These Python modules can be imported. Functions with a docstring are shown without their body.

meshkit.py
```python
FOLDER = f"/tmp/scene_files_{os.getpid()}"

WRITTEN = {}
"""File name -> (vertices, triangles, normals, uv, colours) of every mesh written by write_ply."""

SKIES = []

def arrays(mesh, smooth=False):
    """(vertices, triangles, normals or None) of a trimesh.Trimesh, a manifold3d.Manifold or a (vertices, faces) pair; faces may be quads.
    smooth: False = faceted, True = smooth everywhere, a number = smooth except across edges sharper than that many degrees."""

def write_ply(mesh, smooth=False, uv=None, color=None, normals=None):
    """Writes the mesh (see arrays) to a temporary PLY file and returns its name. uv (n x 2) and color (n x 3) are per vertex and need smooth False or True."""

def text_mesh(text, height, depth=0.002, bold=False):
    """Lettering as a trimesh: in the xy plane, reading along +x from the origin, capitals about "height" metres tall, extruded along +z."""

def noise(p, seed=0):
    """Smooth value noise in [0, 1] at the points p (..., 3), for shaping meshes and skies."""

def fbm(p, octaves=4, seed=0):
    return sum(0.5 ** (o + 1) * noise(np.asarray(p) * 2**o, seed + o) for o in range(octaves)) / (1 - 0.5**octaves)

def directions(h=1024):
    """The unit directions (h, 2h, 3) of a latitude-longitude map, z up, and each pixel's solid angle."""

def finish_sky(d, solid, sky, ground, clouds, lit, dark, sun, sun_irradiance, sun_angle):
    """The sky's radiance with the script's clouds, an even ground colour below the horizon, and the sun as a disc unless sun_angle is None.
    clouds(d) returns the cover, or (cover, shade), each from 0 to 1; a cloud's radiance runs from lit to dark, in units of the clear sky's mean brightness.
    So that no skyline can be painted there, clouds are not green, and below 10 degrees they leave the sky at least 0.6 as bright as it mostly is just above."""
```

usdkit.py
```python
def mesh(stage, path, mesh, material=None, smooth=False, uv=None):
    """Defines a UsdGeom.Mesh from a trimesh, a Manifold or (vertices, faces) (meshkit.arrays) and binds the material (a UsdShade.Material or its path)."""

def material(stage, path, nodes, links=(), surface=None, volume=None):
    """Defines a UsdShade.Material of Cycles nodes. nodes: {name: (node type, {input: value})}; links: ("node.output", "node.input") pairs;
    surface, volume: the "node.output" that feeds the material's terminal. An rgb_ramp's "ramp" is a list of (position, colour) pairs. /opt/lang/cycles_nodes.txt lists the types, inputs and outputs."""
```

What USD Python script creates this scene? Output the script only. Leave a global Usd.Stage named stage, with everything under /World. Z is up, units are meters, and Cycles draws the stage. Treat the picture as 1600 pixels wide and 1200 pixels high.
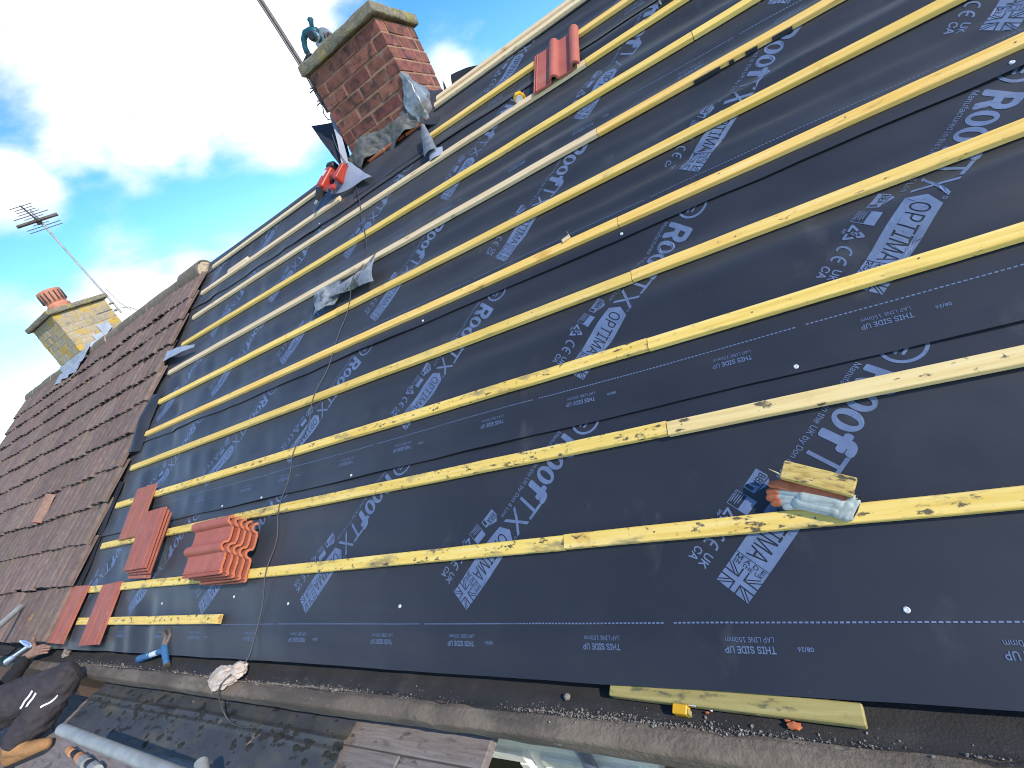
import math, random
import numpy as np
import trimesh
import manifold3d as m3
import shapely
from shapely import affinity
from shapely.geometry import Polygon, Point, LineString, box as sbox
from pxr import Usd, UsdGeom, UsdLux, UsdShade, Gf, Sdf, Vt
import usdkit, meshkit

stage = Usd.Stage.CreateInMemory()
UsdGeom.SetStageUpAxis(stage, UsdGeom.Tokens.z)
UsdGeom.SetStageMetersPerUnit(stage, 1.0)
world = UsdGeom.Xform.Define(stage, '/World')
stage.SetDefaultPrim(world.GetPrim())
UsdGeom.Scope.Define(stage, '/World/Looks')

# ------------------------------------------------------------------ camera, sky, sun, exposure
E = 5.2                                   # eaves height above the ground
PITCH = math.radians(37.0)                # roof pitch
CS, SN = math.cos(PITCH), math.sin(PITCH)
cam = UsdGeom.Camera.Define(stage, '/World/camera')
RIGHT = (0.827769, 0.349378, -0.438634)
DOWN = (-0.253005, -0.465989, -0.847839)
FWD = (-0.500786, 0.812900, -0.297342)
CAM = (5.567, -0.9612, 6.4781)
cam.AddTransformOp().Set(Gf.Matrix4d(
    RIGHT[0], RIGHT[1], RIGHT[2], 0,
    -DOWN[0], -DOWN[1], -DOWN[2], 0,
    -FWD[0], -FWD[1], -FWD[2], 0,
    CAM[0], CAM[1], CAM[2], 1))
cam.CreateHorizontalApertureAttr(36.0)
cam.CreateVerticalApertureAttr(27.0)
cam.CreateFocalLengthAttr(16.905)
cam.CreateClippingRangeAttr(Gf.Vec2f(0.05, 3000))
cam.CreateExposureAttr(0.32)

SUN = np.array([0.80, -0.22, 0.56]); SUN = SUN / np.linalg.norm(SUN)
sun = UsdLux.DistantLight.Define(stage, '/World/sun')
sun.CreateIntensityAttr(1.0); sun.CreateAngleAttr(0.5); sun.CreateNormalizeAttr(True)
sun.CreateColorAttr(Gf.Vec3f(1.0, 0.94, 0.86))
_z = SUN; _x = np.cross([0, 0, 1], _z); _x /= np.linalg.norm(_x); _y = np.cross(_z, _x)
sun.AddTransformOp().Set(Gf.Matrix4d(*_x, 0, *_y, 0, *_z, 0, 0, 0, 0, 1))

SKY_STRENGTH = 0.11
CLOUD_WHITE = (9.8, 10.1, 10.6)
nodes = {
    'co': ('texture_coordinate', {}),
    'sky': ('sky_texture', {'sky_type': 'single_scattering', 'sun_disc': False, 'sun_elevation': math.asin(SUN[2]),
                            'sun_rotation': math.atan2(SUN[0], SUN[1]), 'altitude': 100.0, 'air_density': 1.0,
                            'aerosol_density': 0.12, 'ozone_density': 3.0}),
    'sat': ('hsv', {'hue': 0.5, 'saturation': 1.3, 'value': 2.15, 'fac': 1.0}),
    'map': ('mapping', {'scale': (1.0, 1.0, 1.9), 'location': (0.37, 0.11, 0.0)}),
    'n1': ('noise_texture', {'scale': 3.4, 'detail': 9.0, 'roughness': 0.56, 'distortion': 0.25}),
    'n2': ('noise_texture', {'scale': 9.0, 'detail': 8.0, 'roughness': 0.62, 'distortion': 0.3}),
    'nm': ('math', {'math_type': 'multiply_add', 'value2': 0.9, 'value3': -0.08}),
    'nadd': ('math', {'math_type': 'multiply_add', 'value2': 0.34}),
    'cover': ('map_range', {'range_type': 'smoothstep', 'from_min': 0.575, 'from_max': 0.95, 'to_min': 0.0, 'to_max': 1.0, 'clamp': True}),
    'n3': ('noise_texture', {'scale': 5.5, 'detail': 6.0, 'roughness': 0.5}),
    'shf': ('math', {'math_type': 'multiply_add', 'value2': 0.55}),
    'shade': ('rgb_ramp', {'ramp': [(0.30, (0.78, 0.84, 1.0)), (0.62, (0.86, 0.90, 1.0)), (1.0, (1, 1, 1))]}),
    'cw': ('mix', {'mix_type': 'multiply', 'fac': 1.0, 'color2': CLOUD_WHITE}),
    'mix': ('mix', {'mix_type': 'mix'}),
    'bg': ('background_shader', {'strength': SKY_STRENGTH}),
}
links = [('co.generated', 'sky.vector'), ('sky.color', 'sat.color'), ('co.generated', 'map.vector'), ('map.vector', 'n1.vector'), ('map.vector', 'n2.vector'),
         ('n1.fac', 'nm.value1'), ('n2.fac', 'nadd.value1'), ('nm.value', 'nadd.value3')]
# cloud banks: direction, angular size (cosine margin), weight
banks = [((-0.64, 0.63, 0.46), 0.012, 0.27), ((-0.605, 0.70, 0.385), 0.010, 0.22), ((-0.70, 0.50, 0.51), 0.007, 0.22), ((-0.745, 0.50, 0.445), 0.003, 0.10), ((-0.602, 0.738, 0.300), 0.0034, 0.20), ((-0.52, 0.73, 0.44), 0.012, 0.18),
         ((-0.842, 0.418, 0.335), 0.0017, 0.24), ((-0.789, 0.498, 0.359), 0.0005, 0.18), ((-0.765, 0.56, 0.318), 0.0010, 0.15), ((-0.728, 0.61, 0.316), 0.0007, 0.13),
         ((-0.845, 0.512, 0.150), 0.0040, 0.24), ((-0.785, 0.605, 0.135), 0.0024, 0.22), ((-0.925, 0.35, 0.15), 0.003, 0.18), ((-0.70, 0.70, 0.118), 0.0012, 0.2), ((-0.88, 0.45, 0.10), 0.004, 0.2),
         ((-0.385, 0.888, 0.252), 0.0012, 0.14), ((-0.365, 0.892, 0.262), 0.0006, 0.10), ((-0.45, 0.60, 0.66), 0.03, 0.16), ((0.5, 0.5, 0.7), 0.05, 0.2), ((0.1, -0.9, 0.42), 0.06, 0.2),
         ((0.85, -0.4, 0.33), 0.05, 0.2), ((-0.8, -0.5, 0.33), 0.05, 0.2)]
prev = 'nadd.value'
for i, (d, w, g) in enumerate(banks):
    d = np.array(d) / np.linalg.norm(d)
    nodes[f'b{i}'] = ('normal', {'direction': tuple(d)})
    nodes[f'r{i}'] = ('map_range', {'range_type': 'smoothstep', 'from_min': 1 - w * 1.9, 'from_max': 1 - w * 0.15, 'to_min': 0.0, 'to_max': g, 'clamp': True})
    nodes[f'a{i}'] = ('math', {'math_type': 'add'})
    links += [('co.generated', f'b{i}.normal'), (f'b{i}.dot', f'r{i}.value'), (f'r{i}.result', f'a{i}.value1'), (prev, f'a{i}.value2')]
    prev = f'a{i}.value'
links += [(prev, 'cover.value'), ('map.vector', 'n3.vector'), ('cover.result', 'shf.value1'), ('n3.fac', 'shf.value3'), ('shf.value', 'shade.fac'), ('shade.color', 'cw.color1'), ('cover.result', 'mix.fac'),
          ('sat.color', 'mix.color1'), ('cw.color', 'mix.color2'), ('mix.color', 'bg.color')]
sky_mat = usdkit.material(stage, '/World/Looks/sky', nodes, links, surface='bg.background')
dome = UsdLux.DomeLight.Define(stage, '/World/sky')
UsdShade.MaterialBindingAPI.Apply(dome.GetPrim()).Bind(sky_mat)
dome.GetPrim().SetCustomDataByKey('kind', 'structure')
dome.GetPrim().SetCustomDataByKey('label', 'blue sky with white broken clouds above the roofs')
dome.GetPrim().SetCustomDataByKey('category', 'sky')

# ------------------------------------------------------------------ helpers
rng = random.Random(7)
nrg = np.random.default_rng(7)
used = {}


def numbered(parent, name):
    key = f'{parent}/{name}'
    k = used.get(key, 0)
    used[key] = k + 1
    return key if k == 0 else f'{key}_{k:03d}'


def tag(prim, label=None, cat=None, group=None, kind=None):
    for k, v in (('label', label), ('category', cat), ('group', group), ('kind', kind)):
        if v:
            prim.SetCustomDataByKey(k, v)


class Thing:
    def __init__(self, name, label, cat, base=(0, 0, 0), group=None, kind=None):
        self.path = numbered('/World', name)
        self.base = np.array(base, float)
        x = UsdGeom.Xform.Define(stage, self.path)
        x.AddTranslateOp().Set(Gf.Vec3d(*map(float, self.base)))
        self.prim = x.GetPrim()
        tag(self.prim, label, cat, group, kind)

    def add(self, name, mesh, mat, parent=None, smooth=False, label=None, kind=None):
        v, f = VF(mesh)
        p = numbered(parent or self.path, name)
        g = usdkit.mesh(stage, p, (v - self.base, f), mat, smooth)
        tag(g.GetPrim(), label=label, kind=kind)
        return p


def single(name, mesh, mat, label, cat, smooth=False, group=None, kind=None):
    v, f = VF(mesh)
    base = np.array([(v[:, 0].min() + v[:, 0].max()) / 2, (v[:, 1].min() + v[:, 1].max()) / 2, v[:, 2].min()])
    p = numbered('/World', name)
    g = usdkit.mesh(stage, p, (v - base, f), mat, smooth)
    g.AddTranslateOp().Set(Gf.Vec3d(*map(float, base)))
    tag(g.GetPrim(), label, cat, group, kind)
    return p


def VF(mesh):
    if hasattr(mesh, 'to_mesh'):
        m = mesh.to_mesh()
        return np.array(m.vert_properties[:, :3], float), np.array(m.tri_verts, int)
    if isinstance(mesh, (tuple, list)) and len(mesh) == 2 and not isinstance(mesh[0], (tuple, trimesh.Trimesh)):
        v, f = np.asarray(mesh[0], float), np.asarray(mesh[1], int)
        if f.shape[1] == 4:
            f = np.vstack([f[:, [0, 1, 2]], f[:, [0, 2, 3]]])
        return v, f
    if isinstance(mesh, (tuple, list)):
        return cat([VF(m) for m in mesh])
    return np.array(mesh.vertices, float), np.array(mesh.faces, int)


def cat(ms):
    vs, fs, o = [], [], 0
    for m in ms:
        v, f = VF(m)
        vs.append(v); fs.append(f + o); o += len(v)
    return np.vstack(vs), np.vstack(fs)


def roofM(u=0, v=0, n=0):
    return np.array([[1, 0, 0, u], [0, CS, -SN, v * CS - n * SN], [0, SN, CS, E + v * SN + n * CS], [0, 0, 0, 1.0]])


def W(u, v, n=0.0):
    u, v, n = np.broadcast_arrays(*[np.asarray(a, float) for a in (u, v, n)])
    return np.stack([u, v * CS - n * SN, E + v * SN + n * CS], -1)


def xf(mesh, M):
    v, f = VF(mesh)
    return v @ np.asarray(M)[:3, :3].T + np.asarray(M)[:3, 3], f


def rot(axis, deg):
    return trimesh.transformations.rotation_matrix(math.radians(deg), axis)


def trans(x, y, z):
    return trimesh.transformations.translation_matrix([x, y, z])


def frame(origin, xa, za):
    """matrix whose x axis is xa and z axis close to za"""
    x = np.array(xa, float); x /= np.linalg.norm(x)
    z = np.array(za, float); z -= x * z.dot(x); z /= np.linalg.norm(z)
    y = np.cross(z, x)
    M = np.eye(4); M[:3, 0], M[:3, 1], M[:3, 2], M[:3, 3] = x, y, z, origin
    return M


def cbox(x0, x1, y0, y1, z0, z1, c=0.003):
    """chamfered box"""
    h = np.array([(x1 - x0) / 2, (y1 - y0) / 2, (z1 - z0) / 2]); m = np.array([(x1 + x0) / 2, (y1 + y0) / 2, (z1 + z0) / 2])
    c = min(c, *(h * 0.45))
    pts = []
    for sx in (-1, 1):
        for sy in (-1, 1):
            for sz in (-1, 1):
                s = np.array([sx, sy, sz])
                for k in range(3):
                    d = np.full(3, c); d[k] = 0
                    pts.append(m + s * (h - d))
    return hull(pts)


def hull(pts):
    return VF(m3.Manifold.hull_points(np.asarray(pts, np.float32).astype(float)))


def rbox(x0, x1, y0, y1, z0, z1, r=0.01, n=2):
    """rounded box"""
    s = trimesh.creation.icosphere(n).vertices * r
    pts = [s + np.array([x, y, z]) for x in (x0 + r, x1 - r) for y in (y0 + r, y1 - r) for z in (z0 + r, z1 - r)]
    return hull(np.vstack(pts))


def tube(path, r, seg=10, closed=True):
    """swept round tube along a polyline; r a number or one per point"""
    P = np.asarray(path, float); n = len(P)
    R = np.broadcast_to(np.asarray(r, float), (n,))
    T = np.gradient(P, axis=0); T /= np.linalg.norm(T, axis=1, keepdims=True)
    a = np.array([0, 0, 1.0]) if abs(T[0][2]) < 0.9 else np.array([1.0, 0, 0])
    N = np.cross(T[0], a); N /= np.linalg.norm(N)
    rings = []
    for i in range(n):
        N = N - T[i] * N.dot(T[i]); N /= np.linalg.norm(N)
        B = np.cross(T[i], N)
        th = np.arange(seg) / seg * 2 * np.pi
        rings.append(P[i] + R[i] * (np.cos(th)[:, None] * N + np.sin(th)[:, None] * B))
    v = np.vstack(rings); f = []
    for i in range(n - 1):
        for j in range(seg):
            a0, a1, b0, b1 = i * seg + j, i * seg + (j + 1) % seg, (i + 1) * seg + j, (i + 1) * seg + (j + 1) % seg
            f += [[a0, b1, b0], [a0, a1, b1]]
    if closed:
        v = np.vstack([v, P[0], P[-1]])
        for j in range(seg):
            f += [[n * seg, (j + 1) % seg, j], [n * seg + 1, (n - 1) * seg + j, (n - 1) * seg + (j + 1) % seg]]
    return v, np.array(f)


def pipe(p0, p1, r, t, seg=20):
    """hollow straight pipe with open ends"""
    p0, p1 = np.array(p0, float), np.array(p1, float)
    prof = np.array([[r - t, 0], [r, 0], [r, 1], [r - t, 1], [r - t, 0]])
    L = np.linalg.norm(p1 - p0); prof[:, 1] *= L
    m = trimesh.creation.revolve(prof, sections=seg)
    d = (p1 - p0) / L
    o = np.array([0, 0, 1.0]) if abs(d[2]) < 0.9 else np.array([1.0, 0, 0])
    xa = np.cross(o, d); xa /= np.linalg.norm(xa)
    M = np.eye(4); M[:3, 0] = xa; M[:3, 1] = np.cross(d, xa); M[:3, 2] = d; M[:3, 3] = p0
    return xf(m, M)


def lathe(profile, M=None, seg=24):
    m = trimesh.creation.revolve(np.array(profile, float), sections=seg)
    return xf(m, np.eye(4) if M is None else M)


def prism(poly, d, M=None):
    m = trimesh.creation.extrude_polygon(Polygon(poly) if not hasattr(poly, 'exterior') else poly, d, engine='earcut')
    return xf(m, np.eye(4) if M is None else M)


def grid(fn, s, t):
    """single-sided surface: fn(S, T) -> xyz"""
    S, Tt = np.meshgrid(s, t, indexing='ij')
    v = fn(S, Tt).reshape(-1, 3); a, b = len(s), len(t)
    i = np.arange(a * b).reshape(a, b)
    q = np.stack([i[:-1, :-1], i[1:, :-1], i[1:, 1:], i[:-1, 1:]], -1).reshape(-1, 4)
    return VF((v, q))


def sheet(fn, s, t, th=0.002):
    """a sheet with real thickness"""
    v, f = grid(fn, s, t)
    m = trimesh.Trimesh(v, f, process=False)
    nn = m.vertex_normals
    a, b = len(s), len(t)
    i = np.arange(a * b).reshape(a, b)
    rim = np.concatenate([i[:, 0], i[-1, 1:], i[-2::-1, -1], i[0, -2:0:-1]])
    k = len(v); r2 = np.roll(rim, -1)
    side = np.vstack([np.stack([rim, r2 + k, r2], -1), np.stack([rim, rim + k, r2 + k], -1)])
    return np.vstack([v, v - nn * th]), np.vstack([f, f[:, ::-1] + k, side[:, ::-1]])


def bilin(P00, P10, P11, P01):
    P = [np.array(p, float) for p in (P00, P10, P11, P01)]

    def fn(S, T):
        S, T = S[..., None], T[..., None]
        return P[0] * (1 - S) * (1 - T) + P[1] * S * (1 - T) + P[2] * S * T + P[3] * (1 - S) * T
    return fn


def crumple(fn, amp, sc, seed=0, axis=None):
    def g(S, T):
        p = fn(S, T)
        q = p * sc
        d = np.stack([meshkit.fbm(q + 13.1 * k, 3, seed + k) - 0.5 for k in range(3)], -1)
        return p + d * 2 * amp
    return g


def blob(center, r, amp, sc, seed, sub=3, squash=(1, 1, 1)):
    m = trimesh.creation.icosphere(sub)
    v = m.vertices
    d = 1 + amp * (meshkit.fbm(v * sc + 7 + seed, 4, seed) - 0.5) * 2
    return v * d[:, None] * np.array(squash) * r + np.array(center), np.array(m.faces)


def chain(bones, refine=0.014, it=12):
    """bones: list of (p, rp, q, rq) -> one continuous smooth mesh"""
    sp = trimesh.creation.icosphere(2).vertices
    M = None
    for p, rp, q, rq in bones:
        h = m3.Manifold.hull_points(np.vstack([sp * rp + np.array(p), sp * rq + np.array(q)]))
        M = h if M is None else M + h
    M = M.refine_to_length(refine)
    v, f = VF(M)
    t = trimesh.Trimesh(v, f, process=True)
    trimesh.smoothing.filter_taubin(t, lamb=0.5, nu=0.53, iterations=it)
    return np.array(t.vertices), np.array(t.faces)


# ------------------------------------------------------------------ materials
def mat(name, ramp, scale=8.0, stretch=(1, 1, 1), detail=5.0, rough=0.7, bump=0.15, bdist=0.004, bscale=None, rnd=0.0, hue=0.0, layers=(), metal=0.0,
        spec=0.5, coord='pos', distort=0.0, extra=None, rotz=(0, 0, 0), sheen=0.0, coat=0.0, folds=()):
    n = {'g': ('geometry', {}), 'tc': ('texture_coordinate', {}), 'oi': ('object_info', {})}
    src = {'pos': 'g.position', 'obj': 'tc.object'}[coord]
    l = []
    if rnd or hue:                       # every object gets its own piece of the pattern
        n['off'] = ('math', {'math_type': 'multiply', 'value2': 37.0})
        n['cx'] = ('combine_xyz', {})
        n['va'] = ('vector_math', {'math_type': 'add'})
        l += [('oi.random', 'off.value1'), ('off.value', 'cx.x'), ('off.value', 'cx.y'), ('off.value', 'cx.z'), (src, 'va.vector1'), ('cx.vector', 'va.vector2')]
        src = 'va.vector'
    if any(rotz):
        n['turn'] = ('mapping', {'rotation': tuple(rotz)})
        l.append((src, 'turn.vector'))
        src = 'turn.vector'
    n['mp'] = ('mapping', {'scale': tuple(stretch)})
    l.append((src, 'mp.vector'))
    vec = 'mp.vector'
    n['n'] = ('noise_texture', {'scale': scale, 'detail': detail, 'roughness': 0.6, 'distortion': distort})
    n['r'] = ('rgb_ramp', {'ramp': ramp})
    l += [(vec, 'n.vector'), ('n.fac', 'r.fac')]
    col = 'r.color'
    if rnd or hue:
        n['vv'] = ('math', {'math_type': 'multiply_add', 'value2': rnd, 'value3': 1 - rnd / 2})
        n['hh'] = ('math', {'math_type': 'multiply_add', 'value2': hue, 'value3': 0.5 - hue / 2})
        n['frac'] = ('math', {'math_type': 'multiply', 'value2': 7.31})
        n['fr2'] = ('math', {'math_type': 'fraction'})
        n['hs'] = ('hsv', {'saturation': 1.0, 'fac': 1.0})
        l += [('oi.random', 'vv.value1'), ('oi.random', 'frac.value1'), ('frac.value', 'fr2.value1'), ('fr2.value', 'hh.value1'), ('vv.value', 'hs.value'), ('hh.value', 'hs.hue'), (col, 'hs.color')]
        col = 'hs.color'
    for i, L in enumerate(layers):
        c, sc, lo, hi = L[:4]
        st = L[4] if len(L) > 4 else (1, 1, 1)
        mx = L[5] if len(L) > 5 else 1.0
        n[f'lm{i}'] = ('mapping', {'scale': tuple(st), 'location': (3.7 * i + 1.3, 1.9 * i, 0.7 * i)})
        n[f'ln{i}'] = ('noise_texture', {'scale': sc, 'detail': 7.0, 'roughness': 0.65})
        n[f'lr{i}'] = ('map_range', {'range_type': 'smoothstep', 'from_min': lo, 'from_max': hi, 'to_min': 0.0, 'to_max': mx, 'clamp': True})
        n[f'lx{i}'] = ('mix', {'mix_type': 'mix', 'color2': c})
        l += [(src, f'lm{i}.vector'), (f'lm{i}.vector', f'ln{i}.vector'), (f'ln{i}.fac', f'lr{i}.value'), (f'lr{i}.result', f'lx{i}.fac'), (col, f'lx{i}.color1')]
        col = f'lx{i}.color'
    p = {'roughness': rough, 'metallic': metal, 'specular_ior_level': spec, 'sheen_weight': sheen, 'coat_weight': coat}
    n['p'] = ('principled_bsdf', p)
    l.append((col, 'p.base_color'))
    if bump:
        n['bn'] = ('noise_texture', {'scale': bscale or scale * 3, 'detail': 6.0, 'roughness': 0.6})
        n['b'] = ('bump', {'strength': bump, 'distance': bdist})
        l += [(vec, 'bn.vector'), ('bn.fac', 'b.height'), ('b.normal', 'p.normal')]
        prev = None
        for i, (fs, fst, fstr, fdist, frot) in enumerate(folds):          # broad creases under the fine grain
            n[f'fr{i}'] = ('mapping', {'rotation': frot})
            n[f'fm{i}'] = ('mapping', {'scale': fst})
            n[f'fn{i}'] = ('noise_texture', {'scale': fs, 'detail': 1.5, 'roughness': 0.4, 'distortion': 0.5})
            n[f'fb{i}'] = ('bump', {'strength': fstr, 'distance': fdist})
            l += [(src, f'fr{i}.vector'), (f'fr{i}.vector', f'fm{i}.vector'), (f'fm{i}.vector', f'fn{i}.vector'), (f'fn{i}.fac', f'fb{i}.height')]
            if prev:
                l.append((prev, f'fb{i}.normal'))
            prev = f'fb{i}.normal'
        if prev:
            l.append((prev, 'b.normal'))
    return usdkit.material(stage, f'/World/Looks/{name}', n, l, surface='p.BSDF')


def plain(name, c, rough=0.5, metal=0.0, var=0.12, scale=20, spec=0.5, **k):
    lo = tuple(x * (1 - var) for x in c); hi = tuple(min(1, x * (1 + var)) for x in c)
    return mat(name, [(0.3, lo), (0.7, hi)], scale=scale, rough=rough, metal=metal, bump=k.pop('bump', 0.05), bdist=k.pop('bdist', 0.002), spec=spec, **k)


wood_layers = [((0.46, 0.22, 0.03), 4.0, 0.60, 0.72, (1.2, 1, 1), 0.6),
               ((0.17, 0.145, 0.09), 12.0, 0.53, 0.68, (0.5, 1.4, 1.4), 0.75),
               ((0.028, 0.027, 0.024), 42.0, 0.57, 0.65, (0.5, 1, 1), 0.9)]
M = {}
M['timber'] = mat('yellow_timber', [(0.25, (0.60, 0.36, 0.055)), (0.5, (0.72, 0.48, 0.115)), (0.75, (0.77, 0.56, 0.21))], scale=7, stretch=(0.35, 9, 9), rough=0.72, bump=0.25, bdist=0.002, rnd=0.22, hue=0.018, layers=wood_layers)
M['clean_timber'] = mat('clean_yellow_timber', [(0.25, (0.62, 0.36, 0.05)), (0.5, (0.72, 0.46, 0.11)), (0.75, (0.78, 0.57, 0.23))], scale=7, stretch=(0.35, 9, 9), rough=0.72, bump=0.25, bdist=0.002, rnd=0.14, hue=0.012,
                        layers=[wood_layers[0], ((0.12, 0.09, 0.05), 12.0, 0.62, 0.72, (0.4, 1.5, 1.5), 0.6)])
M['pale_timber'] = mat('pale_timber', [(0.25, (0.55, 0.36, 0.19)), (0.5, (0.66, 0.49, 0.28)), (0.75, (0.74, 0.60, 0.38))], scale=7, stretch=(0.35, 9, 9), rough=0.72, bump=0.25, bdist=0.002, rnd=0.14, hue=0.01,
                       layers=[((0.34, 0.17, 0.06), 4.0, 0.63, 0.72, (1.5, 1, 1), 0.7), ((0.10, 0.08, 0.05), 14.0, 0.60, 0.70, (0.5, 1.5, 1.5), 0.6)])
M['mid_timber'] = mat('lightly_stained_timber', [(0.25, (0.60, 0.35, 0.055)), (0.5, (0.71, 0.47, 0.115)), (0.75, (0.77, 0.56, 0.22))], scale=7, stretch=(0.35, 9, 9), rough=0.72, bump=0.25, bdist=0.002, rnd=0.16, hue=0.012,
                      layers=[wood_layers[0], ((0.22, 0.18, 0.09), 12.0, 0.54, 0.70, (0.5, 1.4, 1.4), 0.55), ((0.04, 0.038, 0.03), 46.0, 0.62, 0.69, (0.5, 1, 1), 0.7)])
M['straw_timber'] = mat('straw_timber', [(0.25, (0.56, 0.38, 0.15)), (0.5, (0.68, 0.49, 0.20)), (0.75, (0.74, 0.57, 0.29))], scale=7, stretch=(0.35, 9, 9), rough=0.72, bump=0.3, bdist=0.002, rnd=0.05, layers=[wood_layers[0], ((0.14, 0.12, 0.08), 8.0, 0.56, 0.68, (0.6, 1.6, 1.6), 0.7), ((0.028, 0.027, 0.024), 22.0, 0.60, 0.66, (0.6, 1, 1), 0.9)])
M['endgrain'] = plain('end_grain', (0.42, 0.24, 0.07), 0.8, var=0.3, scale=60)
M['offcut'] = mat('weathered_offcut', [(0.25, (0.28, 0.17, 0.04)), (0.5, (0.50, 0.34, 0.085)), (0.75, (0.60, 0.44, 0.17))], scale=9, stretch=(1.2, 12, 12), rough=0.75, bump=0.5, bdist=0.003, rotz=(0, 0, 0.37),
                  layers=[((0.03, 0.028, 0.022), 34, 0.53, 0.62, (0.35, 2.0, 2.0), 0.9)])
M['green_timber'] = mat('green_stained_timber', [(0.25, (0.24, 0.185, 0.055)), (0.5, (0.34, 0.265, 0.085)), (0.75, (0.42, 0.335, 0.13))], scale=6, stretch=(0.5, 8, 8), rough=0.75, bump=0.25, bdist=0.002,
                        layers=[((0.07, 0.075, 0.035), 30, 0.53, 0.66, (0.5, 1, 1), 0.8)])
M['membrane'] = mat('black_membrane', [(0.3, (0.0145, 0.0153, 0.0215)), (0.7, (0.0205, 0.0214, 0.0285))], scale=2.2, detail=6, rough=0.45, bump=0.10, bdist=0.0012, bscale=420, spec=0.42, sheen=0.10,
                    folds=[(0.5, (0.6, 9.0, 0.4), 0.30, 0.06, (-0.646, 0, 0.10)), (0.5, (4.0, 0.9, 0.4), 0.16, 0.05, (-0.646, 0, -0.22)), (1.4, (1, 1, 1), 0.16, 0.03, (0, 0, 0))],
                    layers=[((0.060, 0.060, 0.062), 1.3, 0.50, 0.80, (1, 1, 1), 0.35), ((0.085, 0.083, 0.082), 6.0, 0.58, 0.80, (1, 0.6, 0.6), 0.4), ((0.10, 0.098, 0.095), 40.0, 0.66, 0.78, (1, 1, 1), 0.35)])
M['print'] = mat('membrane_print', [(0.3, (0.085, 0.118, 0.20)), (0.7, (0.125, 0.165, 0.265))], scale=14, rough=0.5, bump=0.08, bdist=0.001, bscale=420, layers=[((0.045, 0.055, 0.085), 5.0, 0.54, 0.72, (1, 1, 1), 0.6), ((0.03, 0.032, 0.04), 45, 0.62, 0.72, (1, 1, 1), 0.7)])
M['underside'] = mat('membrane_underside', [(0.3, (0.23, 0.25, 0.31)), (0.7, (0.30, 0.32, 0.38))], scale=6, rough=0.6, bump=0.1)
M['nail'] = plain('white_plastic', (0.52, 0.52, 0.55), 0.4, var=0.04)
M['old_tile'] = mat('old_concrete_tile', [(0.2, (0.100, 0.063, 0.049)), (0.5, (0.158, 0.103, 0.080)), (0.8, (0.215, 0.148, 0.117))], scale=14, stretch=(1, 1, 1), detail=8, rough=0.88, bump=0.5, bdist=0.004, bscale=150, rnd=0.34, hue=0.02,
                    layers=[((0.17, 0.15, 0.115), 22, 0.62, 0.74, (1, 1, 1), 0.45), ((0.02, 0.016, 0.014), 10, 0.62, 0.74, (1, 1, 1), 0.7), ((0.34, 0.20, 0.03), 6.0, 0.645, 0.70, (1, 1, 1), 0.75), ((0.26, 0.11, 0.07), 5.3, 0.63, 0.72, (1, 1, 1), 0.5), ((0.45, 0.43, 0.40), 30, 0.70, 0.73, (1, 1, 1), 0.6)])
M['ridge'] = mat('old_ridge_tile', [(0.2, (0.09, 0.075, 0.055)), (0.5, (0.16, 0.125, 0.09)), (0.8, (0.23, 0.19, 0.14))], scale=18, detail=8, rough=0.9, bump=0.5, bdist=0.004, bscale=120, rnd=0.2,
                 layers=[((0.10, 0.12, 0.09), 9, 0.55, 0.7, (1, 1, 1), 0.6), ((0.42, 0.27, 0.05), 6, 0.66, 0.75, (1, 1, 1), 0.7)])
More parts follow.
